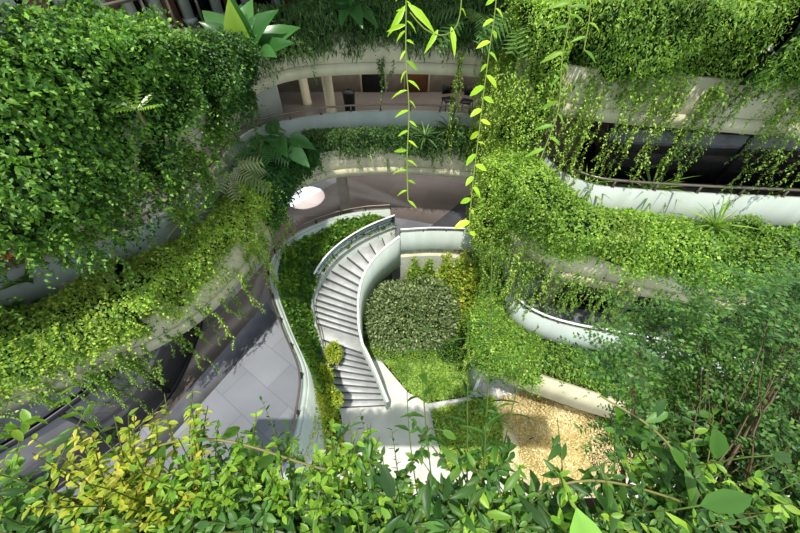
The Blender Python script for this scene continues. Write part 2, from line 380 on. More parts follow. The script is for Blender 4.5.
# timber panels and pale pilasters of the upper facade
def pilaster(x,y,z0,z1,w,d,rz,mat,name,label,cat,group):
    m=MB(); m.box((0,0,(z1-z0)/2),(w,d,z1-z0)); m.box((0,0,.06),(w+.06,d+.06,.12)); m.box((0,0,z1-z0-.05),(w+.05,d+.05,.1))
    o=m.build(name, mat, None, (x,y,z0)); o.rotation_euler=(0,0,rz); return tag(o,label,cat,group)
fa=offs(sgA,-.15); fa=resamp(fa,46)
for k in range(16,45):
    p=fa[k]; tdir=fa[min(k+1,45)]-fa[k-1]; rz=math.atan2(tdir[1],tdir[0])
    if k%2==0: pilaster(p[0],p[1],ZA,ZA+3.3,.26,.24,rz,M['white'],'pilaster','pale rectangular pilaster of the shopfront behind the upper left railing','pilaster','pilasters behind the upper left railing')
    elif k%4==1: pilaster(p[0],p[1],ZA,ZA+3.3,.36,.08,rz,M['brown'],'timber_panel','brown timber panel between pale pilasters behind the upper left railing','panel','timber panels behind the upper left railing')
# round columns
def column(x,y,z0,z1,r,label,mat=M['cream'],group=None):
    m=MB(); H=z1-z0
    m.tube([(0,0,0),(0,0,.12),(0,0,.13),(0,0,H-.1),(0,0,H-.09),(0,0,H)],[r*1.1,r*1.1,r,r,r*1.08,r*1.08],20)
    o=m.build('column',mat,None,(x,y,z0),smooth=True); return tag(o,label,'column',group)
p=at(346,207,ZC); column(p.x,p.y,ZC,ZB-1.2,.24,'pale round column rising from the lowest floor beside the bright sunlit ellipse',M['inner'])
p=at(331,117,ZB); column(p.x,p.y+.3,ZB,ZA-1.2,.2,'cream column behind the vine hanging below the back upper ledge')
p=at(256,126,ZB); column(p.x-.5,p.y+.3,ZB,ZA-1.2,.22,'cream column at the left bend of the middle walkway')
p=at(318,112,ZB); column(p.x-.6,p.y+.9,ZB,ZA-1.2,.18,'slim pale column right of the framed notice board')
column(5.2,7.2,ZC,ZB-1.2,.3,'brown grey column in the shade below the right middle ledge',M['inner'])
column(7.4,6.6,ZC,ZB-1.2,.3,'brown grey column far right in the shade below the right middle ledge',M['inner'])

# things inside the back of the middle walkway
t=empty('notice_board',(-5.2,16.1,ZB+1.0)); tag(t,'blue framed notice board on the back wall of the middle walkway','notice board')
m=MB(); m.box((0,0,.5),(2.2,.06,1.2)); m.build('frame',M['blue'],t)
m=MB(); m.box((0,-.05,.5),(1.9,.04,.95)); m.build('panel',M['paper'],t)
t=empty('partition',(-5.6,13.3,ZB)); tag(t,'low white partition wall beside the left bend of the middle walkway','partition')
m=MB(); m.box((0,0,.75),(1.9,.9,1.5),rz=.3); m.build('screen',M['white'],t); m=MB(); m.box((0,0,1.55),(2.0,1.0,.08),rz=.3); m.build('cap',M['railw'],t)
t=empty('litter_bin',(-2.05,14.0,ZB)); tag(t,'small black bin standing on the middle walkway by a cream column','bin')
m=MB(); m.tube([(0,0,0),(0,0,.02),(0,0,.75),(0,0,.8)],[.16,.2,.24,.24],14); m.build('body',M['black'],t); m=MB(); m.tube([(0,0,.8),(0,0,.86),(0,0,.9)],[.26,.22,.08],14); m.build('lid',M['dark'],t)
def door(x,label,mat):
    t=empty('door',(x,16.17,ZB)); tag(t,label,'door')
    m=MB(); m.box((0,0,1.05),(1.0,.06,2.1)); m.build('leaf',mat,t)
    m=MB(); m.box((-.55,0,1.1),(.08,.1,2.2)); m.box((.55,0,1.1),(.08,.1,2.2)); m.box((0,0,2.2),(1.18,.1,.08)); m.build('frame',M['cream'],t)
    m=MB(); m.tube([(.38,-.04,1.05),(.38,-.1,1.05),(.28,-.1,1.05)],.02,6); m.build('handle',M['dark'],t)
door(.75,'brown door in the back wall of the middle walkway',M['door'])
door(-1.2,'dark doorway in the back wall left of the blue sign',M['black'])
t=empty('wall_sign',(.0,16.15,ZB+1.5)); tag(t,'small blue sign on the back wall beside the brown door','sign')
m=MB(); m.box((0,0,0),(.5,.04,.35)); m.build('plate',M['blue'],t); m=MB(); m.box((0,-.03,.05),(.36,.02,.05)); m.box((0,-.03,-.06),(.28,.02,.04)); m.build('lettering',M['railw'],t)
t=empty('high_window',(3.0,16.15,ZB+1.75)); tag(t,'long dark high window strip in the back wall right of the brown door','window')
m=MB(); m.box((0,0,0),(2.6,.05,.5)); m.build('pane',M['glassd'],t); m=MB()
for x in(-1.3,-.45,.45,1.3): m.box((x,-.02,0),(.06,.08,.6))
m.box((0,-.02,.28),(2.7,.08,.06)); m.box((0,-.02,-.28),(2.7,.08,.06)); m.build('frame',M['dark'],t)
def chair(x,y,rz,label,group):
    t=empty('chair',(x,y,ZB),rz); tag(t,label,'chair',group)
    m=MB(); m.box((0,0,.45),(.46,.46,.05)); m.build('seat',M['black'],t)
    m=MB(); m.box((0,.22,.78),(.44,.04,.36)); m.build('backrest',M['black'],t)
    for i in(-1,1):
        for j in(-1,1):
            m=MB(); m.tube([(i*.19,j*.19,.45),(i*.22,j*.22,0)],.018,6); m.build('leg',M['dark'],t)
    return t
chair(2.0,14.2,.3,'black chair on the middle walkway in front of the back wall, nearer the door','black chairs'); chair(2.7,14.0,-.5,'black chair on the middle walkway, right one of the pair','black chairs')

# ------------------------------------------------------------------ staircase
Lc=[(-9.6,-.2,10.45),(-9.9,-1.3,10.2),(-10.2,-2.3,9.6),(-10.6,-3.05,8.95),(-11.0,-3.45,8.2),(-11.4,-3.5,7.75),(-11.7,-3.4,7.35)]
Rc_=[(-9.6,-.05,9.5),(-9.95,-.94,8.9),(-10.5,-1.5,8.25),(-11,-1.66,7.54),(-11.7,-1.62,6.75)]
def zi(tab,z):
    a=sorted(tab); return np.array([np.interp(z,[q[0] for q in a],[q[k] for q in a]) for k in(1,2)])
ts=empty('staircase',(-1.3,5.0,ZG)); tag(ts,'curved grey stone staircase sweeping down to the pale paving','staircase')
LE=[];RE=[];ZE=[]
for k in range(15):
    z=-9.6-.15*k; LE.append(zi(Lc,z)); RE.append(zi(Rc_,z)); ZE.append(z)
Lb,Rb=np.array([-2.25,4.3]),np.array([-.5,4.45]); Ls,Rs=np.array([-3.12,6.7]),np.array([-1.45,6.1])
lowL=[Ls+(Lb-Ls)*(k/10) for k in range(11)]; lowR=[Rs+(Rb-Rs)*(k/10)+np.array([.05*math.sin(k/10*math.pi),0]) for k in range(11)]
def sm(Q):
    Q=np.array(Q); 
    for _ in range(2): Q[1:-1]=(Q[:-2]+2*Q[1:-1]+Q[2:])/4
    return Q
LE=sm(LE);RE=sm(RE)
edges=[]  # (La,Ra,Lb,Rb,z)
for k in range(14): edges.append((LE[k],RE[k],LE[k+1],RE[k+1],-9.6-.15*k))
edges.append((LE[14],RE[14],Ls,Rs,-11.7))
for k in range(9): edges.append((lowL[k],lowR[k],lowL[k+1],lowR[k+1],-11.7-.15*(k+1)))
base=np.array([-1.3,5.0])
for k,(a,b,c,d,z) in enumerate(edges):
    m=MB(); q=[a-base,b-base,d-base,c-base]; zz=z-ZG
    lo=zz-.5
    V=[(*p,lo) for p in q]+[(*p,zz) for p in q]
    m.add(V,[np.array([[3,2,1,0],[4,5,6,7],[0,1,5,4],[1,2,6,5],[3,0,4,7]])]); 
    o=m.build('landing' if k==14 else 'step', M['step'], ts)
    m=MB(); e=[q[3],q[2]]; out=np.array((q[3]+q[2]-q[0]-q[1])); out=out/np.linalg.norm(out)*.015
    V=[(*(q[3]),lo),(*(q[2]),lo),(*(q[2]),zz-.03),(*(q[3]),zz-.03)]; V2=[(x+out[0],y+out[1],z_) for x,y,z_ in V]
    m.add(V+V2,[np.array([[4,5,6,7],[0,1,5,4],[2,3,7,6],[1,2,6,5],[3,0,4,7]])]); m.build('riser', M['riser'], o)
sL=np.array([list(e[0])+[e[4]] for e in edges]+[[*Lb,ZG]]); sR=np.array([list(e[1])+[e[4]] for e in edges]+[[*Rb,ZG]])
sL=smooth(sL,.15); sR=smooth(sR,.15); B3=np.array([-1.3,5.0,ZG])
qL=sL-B3; qR=sR-B3
m=MB(); m.wall(offs(qR,.0),offs(qR,.12),list(qR[:,2]-.8),list(qR[:,2]+.8)); m.build('side_wall',M['white'],ts)
m=MB(); cR=offs(qR,.06); cR[:,2]+=.84
m.tube(cR,.055,8); m.build('handrail',M['railw'],ts,smooth=True)
m=MB(); m.wall(offs(qL,-.12),offs(qL,0),list(qL[:,2]-.9),list(qL[:,2]+.42)); m.build('side_wall',M['white'],ts)
g=qL[:int(len(qL)*.42)]
m=MB(); m.wall(offs(g,-.07),offs(g,-.05),list(g[:,2]+.4),list(g[:,2]+1.0)); m.build('glass_balustrade',M['glass'],ts)
m=MB(); cg=offs(g,-.06); cg[:,2]+=1.02; m.tube(cg,.035,8); m.build('handrail',M['railw'],ts,smooth=True)
m=MB(); cg=offs(qL,.04); cg[:,2]+=.5; m.tube(cg,.022,6); m.build('lower_rail',M['rail'],ts,smooth=True)

# ------------------------------------------------------------------ foliage generators
def hedge(name, label, cat, Rc, Fc, zf, htop, drape, pal, size, dens, over=.35, lump=.28, T=T_TINY, kind='stuff', group=None, pal2=None, asp=.62, q0=0., droop=.35, core=True, spray=70, spl=1.0):
    """planting that fills a trough (between Rc and Fc) and spills over its face"""
    L=np.linalg.norm(np.diff(Fc,axis=0),axis=1).sum(); n=max(6,int(L/.22))
    f=resamp(Fc,n); r=resamp(Rc,n)
    NZ=Noise(1.1); NF=Noise(3.2)
    h=(lambda s:np.interp(s,np.linspace(0,1,len(htop)),htop)) if hasattr(htop,'__len__') else (lambda s:np.full_like(s,htop))
    dr=(lambda s:np.interp(s,np.linspace(0,1,len(drape)),drape)) if hasattr(drape,'__len__') else (lambda s:np.full_like(s,drape))
    fo=offs(f,-over)
    def surf(s,q,infl=0):
        i=s*(n-1); i0=np.clip(i.astype(int),0,n-2); w=(i-i0)[:,None]
        rr=r[i0]*(1-w)+r[i0+1]*w; ff=fo[i0]*(1-w)+fo[i0+1]*w; fi=f[i0]*(1-w)+f[i0+1]*w
        tv=unit(f[i0+1]-f[i0]); nrm=np.stack([tv[:,1],-tv[:,0]],-1)
        top=q<1; H=h(s); D=dr(s)
        qa=np.clip(q,0,1)[:,None]
        ang=np.clip(q,0,1)*math.pi*.78
        xy=rr*(1-qa)+ff*qa
        z=zf-.35+H*np.sin(np.clip(ang*.72+.35,0,math.pi*.62))
        nxy=nrm*np.sin(ang*.62)[:,None]; nz=np.cos(ang*.62)
        zt=zf-.35+H*math.sin(math.pi*.62*.98) # edge height
        qq=np.clip(q-1,0,1)
        ze=(zf-.35+H*np.sin(min(math.pi*.78*.72+.35,math.pi*.62)))
        z=np.where(top,z,ze-qq*(D+H))
        taper=np.where(top,0,(qq**1.5)*over*.8)
        xy=xy-nrm*taper[:,None]
        P=np.concatenate([xy,z[:,None]],1)
        N=np.concatenate([np.where(top[:,None],nxy,nrm),np.where(top,nz,.15)[:,None]],1); N=unit(N)
        d=(NZ(P)*lump+NF(P)*lump*.85)+infl
        return P+N*d[:,None], N
    area=L*(1.4+float(np.mean(dr(np.linspace(0,1,20))))+.6)
    cnt=int(area*dens)
    s=rng.random(cnt); q=q0+rng.random(cnt)*(2-q0)
    # ragged lower edge
    keep=(q<1)|((q-1)<.55+.45*rng.random(cnt)+.25*Noise(2.5)(np.stack([s*L,s*0,s*0],-1)))
    s,q=s[keep],q[keep]; cnt=len(s)
    infl=-.02-.16*rng.random(cnt)**1.5+(rng.random(cnt)<.18)*rng.random(cnt)*.16
    P,N=surf(s,q,infl)
    down=np.array([0,0,-1.0])
    D=unit(N*.7+rnd(cnt)*.75+down*np.where(q>1,droop*1.8,droop)[:,None])
    NN=unit(N*.6+rnd(cnt)*.55+np.array([0,0,.35]))
    sz=size*(.6+.8*rng.random(cnt))
    m=MB()
    pals=PAL[pal]
    fl=np.clip(1+.22*Noise(2.6)(P)+.12*Noise(6)(P),.6,1.45)  # random leaf tone, also painting clumpy highlights into the colour
    if pal2 is not None:
        sel=Noise(.9)(P)+.5*rng.normal(size=cnt)>0
        for k,pp in ((sel,PAL[pal]),(~sel,PAL[pal2])):
            leaves(m,T,P[k],D[k],NN[k],sz[k],sz[k]*asp,pp,flat=fl[k])
    else: leaves(m,T,P,D,NN,sz,sz*asp,pals)
    # loose shoots standing proud of the surface
    ks=int(area*spray); s2=rng.random(ks); q2=q0+rng.random(ks)*(1.75-q0); P0,N0=surf(s2,q2,np.full(ks,-.08)); l=(.14+.4*rng.random(ks)**1.6)*spl
    d0=unit(N0+rnd(ks)*.55+np.array([0,0,.25])); c=9; tt=np.linspace(.1,1,c)
    Q=P0[:,None]+d0[:,None]*(tt[None,:,None]*l[:,None,None])+np.array([0,0,-1.0])*(tt[None,:,None]**2*l[:,None,None]*.75)
    Q=Q.reshape(-1,3); Dd=unit(rnd(len(Q))+np.repeat(d0,c,0)*.5); Nn=unit(rnd(len(Q))*.5+np.array([0,0,1.])); s3=size*.85*(.6+.7*rng.random(len(Q)))
    leaves(m,T,Q,Dd,Nn,s3,s3*asp,PAL[pal] if pal2 is None or True else PAL[pal2],flat=np.repeat(.9+.45*rng.random(ks),c))
    o=m.build(name,M['leaf']); tag(o,label,cat,group,kind)
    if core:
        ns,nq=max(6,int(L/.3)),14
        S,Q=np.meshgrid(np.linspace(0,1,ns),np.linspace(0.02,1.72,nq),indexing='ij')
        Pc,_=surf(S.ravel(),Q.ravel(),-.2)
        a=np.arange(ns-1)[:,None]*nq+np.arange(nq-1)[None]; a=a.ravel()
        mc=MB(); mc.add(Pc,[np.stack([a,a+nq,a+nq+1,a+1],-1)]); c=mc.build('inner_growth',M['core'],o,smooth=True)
    return o

# trailing strands -------------------------------------------------
def strand_mesh(nm, L, size, pal, gap=.035, sway=.12, lean=(0,0), branch=.3, dense=1):
    m=MB(); n=max(6,int(L/.1)); z=-np.linspace(0,L,n)
    ph=rng.random(4)*6.28; x=sway*np.sin(z*1.7+ph[0])*(-z/L)+lean[0]*(-z)+.03*np.sin(z*7+ph[2]); y=sway*np.sin(z*1.3+ph[1])*(-z/L)+lean[1]*(-z)+.03*np.sin(z*6+ph[3])
    P=np.stack([x,y,z],-1); lines=[P]
    for k in range(int(L*branch*3)):
        i=rng.integers(0,n-2); l=.15+.35*rng.random(); a=rng.random()*6.28; tt=np.linspace(0,1,5)[:,None]
        lines.append(P[i]+tt*np.array([math.cos(a)*l*.6,math.sin(a)*l*.6,-l*.4])+tt**2*np.array([0,0,-l*.5]))
    for ln in lines:
        m.tube(ln,.0045,3,col=lin((96,110,50)))
        LL=np.linalg.norm(np.diff(ln,axis=0),axis=1).sum(); c=max(3,int(LL/gap*dense*2)); Q=resamp(ln,c)+rng.normal(size=(c,3))*.015
        a=rng.random(c)*6.28; D=np.stack([np.cos(a),np.sin(a),-.2-.7*rng.random(c)],-1)
        N=unit(np.stack([np.cos(a)*.3,np.sin(a)*.3,np.ones(c)],-1)+rnd(c)*.4); sz=size*(.6+.8*rng.random(c))*np.linspace(1.1,.7,c)
        leaves(m,T_TINY,Q,D,N,sz,sz*.55,PAL[pal])
    me=m.mesh(nm,M['leaf']); RAW[me.name]=m; return me
RAW={}; EXTRA=MB()
def extra_strands(count, meshes, Fc, a, b, z, off=(-.45,0), sc=(.7,1.25), zj=.25):
    sg=curve_seg(Fc,a,b); L=np.linalg.norm(np.diff(sg,axis=0),axis=1).sum(); sg=resamp(sg,max(20,int(L/.1)))
    for k in range(count):
        i=min(len(sg)-2,int(rng.random()*(len(sg)-1))); tv=unit(sg[i+1]-sg[i]); p=sg[i]+np.array([tv[1],-tv[0]])*(-(off[0]+(off[1]-off[0])*rng.random()))
        r=RAW[meshes[k%len(meshes)].name]; V=np.concatenate(r.V).copy(); a_=rng.random()*6.28; ca,sa=math.cos(a_),math.sin(a_); x=V[:,0]*ca-V[:,1]*sa; y=V[:,0]*sa+V[:,1]*ca
        V=np.stack([x+p[0],y+p[1],V[:,2]*(sc[0]+(sc[1]-sc[0])*rng.random())+z+zj*(rng.random()-.5)],-1)
        EXTRA.add(V,[np.concatenate(r.F[q]) for q in (3,4) if r.F[q]],np.concatenate(r.C))
def scatter_strands(count, meshes, name, label, group, Fc, a, b, z, off=(-.45,.0), sc=(.7,1.25), clump=.5, zj=.25):
    sg=curve_seg(Fc,a,b); L=np.linalg.norm(np.diff(sg,axis=0),axis=1).sum()
    sg=resamp(sg,max(20,int(L/.1)))
    cl=rng.random(max(2,int(count/6)))
    for k in range(count):
        s=(cl[rng.integers(len(cl))]+rng.normal()*.02)%1 if rng.random()<clump else rng.random()
        i=min(len(sg)-2,int(s*(len(sg)-1))); o_=off[0]+(off[1]-off[0])*rng.random()
        tv=unit(sg[i+1]-sg[i]); p=sg[i]+np.array([tv[1],-tv[0]])*(-o_)
        o=link(name,meshes[k%len(meshes)],None,(p[0],p[1],z+zj*(rng.random()-.5)))
        q=sc[0]+(sc[1]-sc[0])*rng.random(); o.scale=(1,1,q); o.rotation_euler=(0,0,rng.random()*6.28); tag(o,label,'vine',group)
S_ivy=[strand_mesh('ivy_strand',l,.085,'ivy',.05,.1,branch=.6) for l in(.7,1.0,1.3,1.6)]
S_wil=[strand_mesh('wispy_strand',l,.055,'mid',.035,.1,branch=.15) for l in(1.0,1.4,1.8,2.1)]
S_lim=[strand_mesh('lime_strand',l,.06,'bright',.035,.12,branch=.35) for l in(1.2,1.8,2.4,2.9)]
S_mid=[strand_mesh('mid_strand',l,.065,'mid',.04,.15,branch=.45) for l in(.9,1.4,1.9,2.5)]
S_dk=[strand_mesh('dark_strand',l,.08,'back',.05,.08,branch=.7,dense=1.4) for l in(.5,.8,1.1)]

# ------------------------------------------------------------------ planter hedges
def cut(Rc,Fc,ptsF):
    """matching pieces of R and F between two plan points"""
    a,b=ptsF; fi=lambda Cv,p:int(np.argmin(np.linalg.norm(Cv-np.array(p),axis=1)))
    i,j=fi(Fc,a),fi(Fc,b); k,l=fi(Rc,a),fi(Rc,b); return Rc[k:l+1],Fc[i:j+1]
def H(name,label,Rc,Fc,a,b,zf,*args,cat='hedge',**kw):
    r,f=cut(Rc,Fc,(a,b)); return hedge(name,label,cat,r,f,zf,*args,**kw)
# upper left cascade, three creepers
H('climbing_creeper','bright sunlit broad-leaved creeper filling the top left corner of the view',RA,FA,(-11,.9),(-4.9,5.2),ZA,[1.35,1.5,1.65],[2.2,2.1,1.4],'ivy',.085,1250,over=.45,lump=.42,pal2='mid')
H('climbing_creeper','deep green glossy creeper mounded over the middle of the upper left ledge',RA,FA,(-5.4,4.5),(-4.25,7.6),ZA,[1.65,1.45,.95],[1.9,1.7,1.55,1.4],'ivy',.08,1400,over=.45,lump=.45,spl=1.3,pal2='ivyd')
H('small_leaved_creeper','fine-leaved green creeper at the right end of the upper left ledge',RA,FA,(-4.25,7.3),(-4.05,9.4),ZA,[.95,.7,.5],[1.2,1.35,.8],'ivyd',.07,1700,over=.45,lump=.3,pal2='ivy')
# back upper
H('strap_leaved_planting','dark strap-leaved planting along the back upper ledge above the long opening',RA,FA,(-3.8,10.4),(3.2,10.7),ZA,[.9,.9,1.0,.9,1.1],[.75,.5,.45,.6],'back',.13,520,over=.35,lump=.22,T=T_BLADEL,asp=.2,droop=.9,pal2='dark')
# right upper
H('trailing_hedge','thick lime green curtain of creeper wrapped round the tip of the right upper ledge',RA,FA,(3.3,10.3),(3.9,8.6),ZA,[1.2,1.5],[2.2,3.3,3.2,2.6],'bright',.065,1500,over=.45,lump=.3,pal2='mid')
H('trailing_hedge','pale sunlit hedge on the left half of the right upper ledge above the vine-streaked fascia',RA,FA,(3.7,8.7),(7.1,7.7),ZA,[1.5,1.6,1.6],[1.6,.5,.25,.35],'mid',.075,1250,over=.45,lump=.36,pal2='bright',T=T_OVAL,asp=.34)
H('trailing_hedge','darker green hedge filling the top right corner of the view',RA,FA,(7.0,7.8),(15,6.3),ZA,[1.6,1.7,1.7],[.3,.5,.4,.7],'mid',.08,950,over=.45,lump=.36,pal2='ivyd',T=T_OVAL,asp=.34)
# middle left
H('trailing_shrub_border','sunlit yellow-green shrub border along the left part of the middle ledge',RB,FB,(-12,.3),(-5.6,4.2),ZB,[1.0,1.05,1.15],[.65,.7,.45,.35],'lime',.075,1250,over=.45,lump=.3,pal2='mid')
H('trailing_shrub_border','lime green mounded border at the right end of the left middle ledge',RB,FB,(-5.7,4.1),(-4.2,8.2),ZB,[1.15,1.1,1.0],[.35,.8,1.3,1.1],'bright',.07,1350,over=.4,lump=.28,pal2='lime')
H('fern_border','grey green ferny border in the shade at the bend of the middle ledge',RB,FB,(-4.2,8.0),(-3.0,11.0),ZB,[.7,.6],[1.1,.7,.35],'philo',.12,700,over=.4,lump=.25,pal2='back',T=T_OVAL,asp=.4)
H('low_border','dark shaded low border along the back middle ledge under the curved railing',RB,FB,(-3.2,10.9),(3.3,10.9),ZB,[1.05,.9,.95,1.1],[.3,.15,.2,.35],'back',.09,850,over=.3,lump=.18,T=T_OVAL,asp=.35,pal2='dark')
# middle right
H('trailing_hedge','lime curtain of creeper hanging round the tip of the right middle ledge',RB,FB,(3.45,10.2),(3.3,7.3),ZB,[1.1,1.5,1.8],[1.8,3.0,2.6,1.9],'bright',.065,1500,over=.45,lump=.3,pal2='lime')
H('trailing_shrub_border','bright green border on the left half of the right middle ledge above the pale curved fascia',RB,FB,(3.1,8.7),(7.2,5.4),ZB,[1.7,1.75,1.3,1.15,.95],[1.6,.3,.12,.15,.2],'mid',.075,1300,over=.4,lump=.26,pal2='bright')
H('trailing_shrub_border','mid green border on the right half of the right middle ledge at the frame edge',RB,FB,(7.0,5.5),(15,4.2),ZB,[.8,.8],[.2,.3],'mid',.08,900,over=.3,lump=.26,pal2='ivy')
# lower right
H('trailing_shrub_border','green leafy border on the lowest right ledge beside the garden',RC,FC,(3.1,8.9),(4.2,4.3),ZC,[.7,.9,.75],[2.6,2.6,1.6,.3],'mid',.08,1100,over=.25,lump=.22,pal2='bright')
H('trailing_shrub_border','shaded green border on the lowest right ledge running out behind the near bush',RC,FC,(4.0,4.35),(14,1.6),ZC,[.6,.6],[.1,.1],'mid',.085,600,over=-.2,lump=.22,pal2='ivyd')

extra_strands(60,S_lim,FC,.12,.36,ZC-.1,(-.4,-.05),(.8,1.4))
extra_strands(60,S_lim,FA,.60,.74,ZA-.5,(-.75,-.1),(1.0,1.5))
extra_strands(50,S_lim,FB,.60,.74,ZB-.5,(-.6,-.1),(.8,1.4)); extra_strands(60,S_mid,FB,.66,.86,ZB-.7,(-.5,-.1),(1.0,1.5)); extra_strands(40,S_lim,FA,.66,.78,ZA-.5,(-.7,-.1),(.9,1.3))
extra_strands(40,S_wil,FB,.2,.4,ZB-.7,(-.5,-.1),(.4,.9)); extra_strands(90,S_ivy,FA,.17,.38,ZA-.9,(-.6,-.1),(.4,.9)); extra_strands(60,S_mid,FA,.7,.93,ZA-.2,(-.5,-.2),(.3,.7))
tag(EXTRA.build('trailing_growth',M['leaf']),'dense tangled mass of fine trailing stems behind the separate hanging vines','vine growth',None,'stuff')
# trailing vines, each its own thing
scatter_strands(60,S_ivy,'trailing_vine','leafy green vine hanging from the upper left creeper in front of the middle walkway','vines under the upper left creeper',FA,.17,.38,ZA-1.1,(-.6,-.1),(.6,1.1))
scatter_strands(50,S_wil,'trailing_vine','wispy yellow-green vine hanging below the left middle ledge over the grey floor','vines under the left middle ledge',FB,.17,.34,ZB-.75,(-.5,-.15),(.6,1.15))
scatter_strands(14,S_lim,'trailing_vine','dense lime vine hanging from the bend of the left middle ledge','vines at the bend of the left middle ledge',FB,.28,.40,ZB-.6,(-.5,-.1),(.5,.9))
scatter_strands(20,S_dk,'trailing_vine','dark bushy vine hanging from the back upper planting over the long opening','vines under the back upper planting',FA,.40,.56,ZA-.9,(-.4,-.15),(.7,1.2),clump=.9)
scatter_strands(64,S_mid,'trailing_vine','long green vine hanging from the right upper ledge across the pale fascia and dark opening','vines under the right upper ledge',FA,.68,.93,ZA-.3,(-.5,-.2),(.7,1.35),clump=.6)
scatter_strands(22,S_lim,'trailing_vine','lime green vine in the thick curtain at the tip of the right upper ledge','vines at the tip of the right upper ledge',FA,.60,.72,ZA-.5,(-.7,-.2),(.8,1.4))
scatter_strands(42,S_mid,'trailing_vine','thin green vine hanging from the right middle ledge over the lowest right walkway','vines under the right middle ledge',FB,.70,.92,ZB-.7,(-.45,-.15),(.6,1.2),clump=.6)
scatter_strands(14,S_lim,'trailing_vine','lime green vine hanging at the tip of the right middle ledge beside the garden','vines at the tip of the right middle ledge',FB,.60,.72,ZB-.7,(-.6,-.15),(.7,1.25))
scatter_strands(9,S_wil,'trailing_vine','short thin vine hanging from the back middle border over the cream fascia','vines under the back middle border',FB,.40,.58,ZB-.5,(-.25,-.12),(.2,.4))

# ------------------------------------------------------------------ garden at the foot of the stairs
def bush(name,label,cat,c,rx,ry,rz,pal,size,n,asp=.55,T=T_TINY,pal2=None,lump=.2,group=None,stems=True,kind=None,flat=0,dens_r=(.78,1.06)):
    t=empty(name,c); tag(t,label,cat,group,kind)
    u=rnd(n); u[:,2]=np.abs(u[:,2])*1.0-flat*rng.random(n); u=unit(u); NZ=Noise(2.2/max(rx,.3)); NF=Noise(5/max(rx,.3))
    R=np.array([rx,ry,rz]); rad=1+lump*NZ(u*R)+lump*.5*NF(u*R); rr=dens_r[0]+(dens_r[1]-dens_r[0])*rng.random(n)
    P=u*R*(rad*rr)[:,None]; D=unit(u*.8+rnd(n)*.7+np.array([0,0,.1])); N=unit(u+rnd(n)*.6+np.array([0,0,.4])); s=size*(.6+.8*rng.random(n))
    m=MB()
    if pal2:
        sel=rng.random(n)<.5
        for k,pp in((sel,pal),(~sel,pal2)): leaves(m,T,P[k],D[k],N[k],s[k],s[k]*asp,PAL[pp])
    else: leaves(m,T,P,D,N,s,s*asp,PAL[pal])
    m.build('foliage',M['leaf'],t)
    if stems:
        m=MB()
        for k in range(7):
            a=k/7*6.28; e=np.array([math.cos(a)*rx*.6,math.sin(a)*ry*.6,rz*.8]); tt=np.linspace(0,1,6)[:,None]
            m.tube(np.array([0,0,-.05])+tt*e*[.6,.6,1]+tt**2*e*[.4,.4,0],np.linspace(.03,.01,6)*min(1.5,rx+.4),5,col=(.5,.5,.5))
        m.build('stem',M['bark'],t)
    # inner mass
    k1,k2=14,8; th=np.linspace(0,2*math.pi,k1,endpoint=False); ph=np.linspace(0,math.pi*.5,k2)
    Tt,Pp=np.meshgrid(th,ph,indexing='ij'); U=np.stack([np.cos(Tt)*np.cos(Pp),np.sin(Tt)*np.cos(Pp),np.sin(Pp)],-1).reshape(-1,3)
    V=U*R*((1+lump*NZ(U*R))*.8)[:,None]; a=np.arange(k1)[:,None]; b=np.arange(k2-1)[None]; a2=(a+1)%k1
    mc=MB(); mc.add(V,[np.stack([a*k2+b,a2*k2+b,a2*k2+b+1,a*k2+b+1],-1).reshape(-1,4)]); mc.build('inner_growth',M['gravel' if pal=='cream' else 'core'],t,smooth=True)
    return t
bush('round_shrub','large round grey green variegated shrub in the centre of the garden','shrub',(.5,8.0,ZG+.1),2.1,1.35,3.0,'gray',.115,20000,asp=.5,pal2='gray',lump=.17,flat=.2)
bush('round_shrub','smaller dark shrub at the foot of the stair wall in front of the variegated shrub','shrub',(.4,6.9,ZG+.05),1.5,.6,.6,'mid',.09,5000,pal2='bed',lump=.15)
bush('round_shrub','light green shrub at the right rear of the variegated shrub','shrub',(2.5,8.3,ZG+.1),.7,.8,2.6,'lime',.09,5500,pal2='mid',lump=.16)
bush('round_shrub','dark green shrub at the right of the garden below the lowest ledge','shrub',(2.4,6.9,ZG+.05),.8,.7,1.0,'mid',.09,3500,pal2='ivyd',lump=.15)
# low planting of the bed around the shrubs
def groundcover(name,label,px,z,hgt,pal,size,dens,pal2=None,kind='stuff',edge=True,T=T_TINY,zfun=None,cat='groundcover',pts=None):
    P2=[tuple(at(u,v,z))[:2] for u,v in px] if pts is None else pts
    A=np.array(P2); mn,mx=A.min(0),A.max(0); area=(mx-mn).prod(); n=int(area*dens)
    Q=mn+rng.random((n,2))*(mx-mn); ins=np.zeros(n,bool); j=len(A)-1
    for i in range(len(A)):
        xi,yi=A[i];xj,yj=A[j]; c=((yi>Q[:,1])!=(yj>Q[:,1]))&(Q[:,0]<(xj-xi)*(Q[:,1]-yi)/(yj-yi+1e-12)+xi); ins^=c; j=i
    Q=Q[ins]; n=len(Q); NZ=Noise(2.2); P3=np.concatenate([Q,np.zeros((n,1))],1); zz=(np.full(n,z) if zfun is None else zfun(Q))+hgt*(.55+.4*NZ(P3)+.25*rng.random(n))
    P3[:,2]=zz; m=MB(); N=unit(np.array([0,0,1.2])+rnd(n)*.6); D=unit(rnd(n)+np.array([0,0,.35])); s=size*(.6+.8*rng.random(n))
    if pal2:
        sel=NZ(P3*1.7)>0
        for k,pp in((sel,pal),(~sel,pal2)): leaves(m,T,P3[k],D[k],N[k],s[k],s[k]*.6,PAL[pp])
    else: leaves(m,T,P3,D,N,s,s*.6,PAL[pal])
    o=m.build(name,M['leaf']); tag(o,label,cat,None,kind)
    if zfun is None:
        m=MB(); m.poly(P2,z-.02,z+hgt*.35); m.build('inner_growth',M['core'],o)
    return o
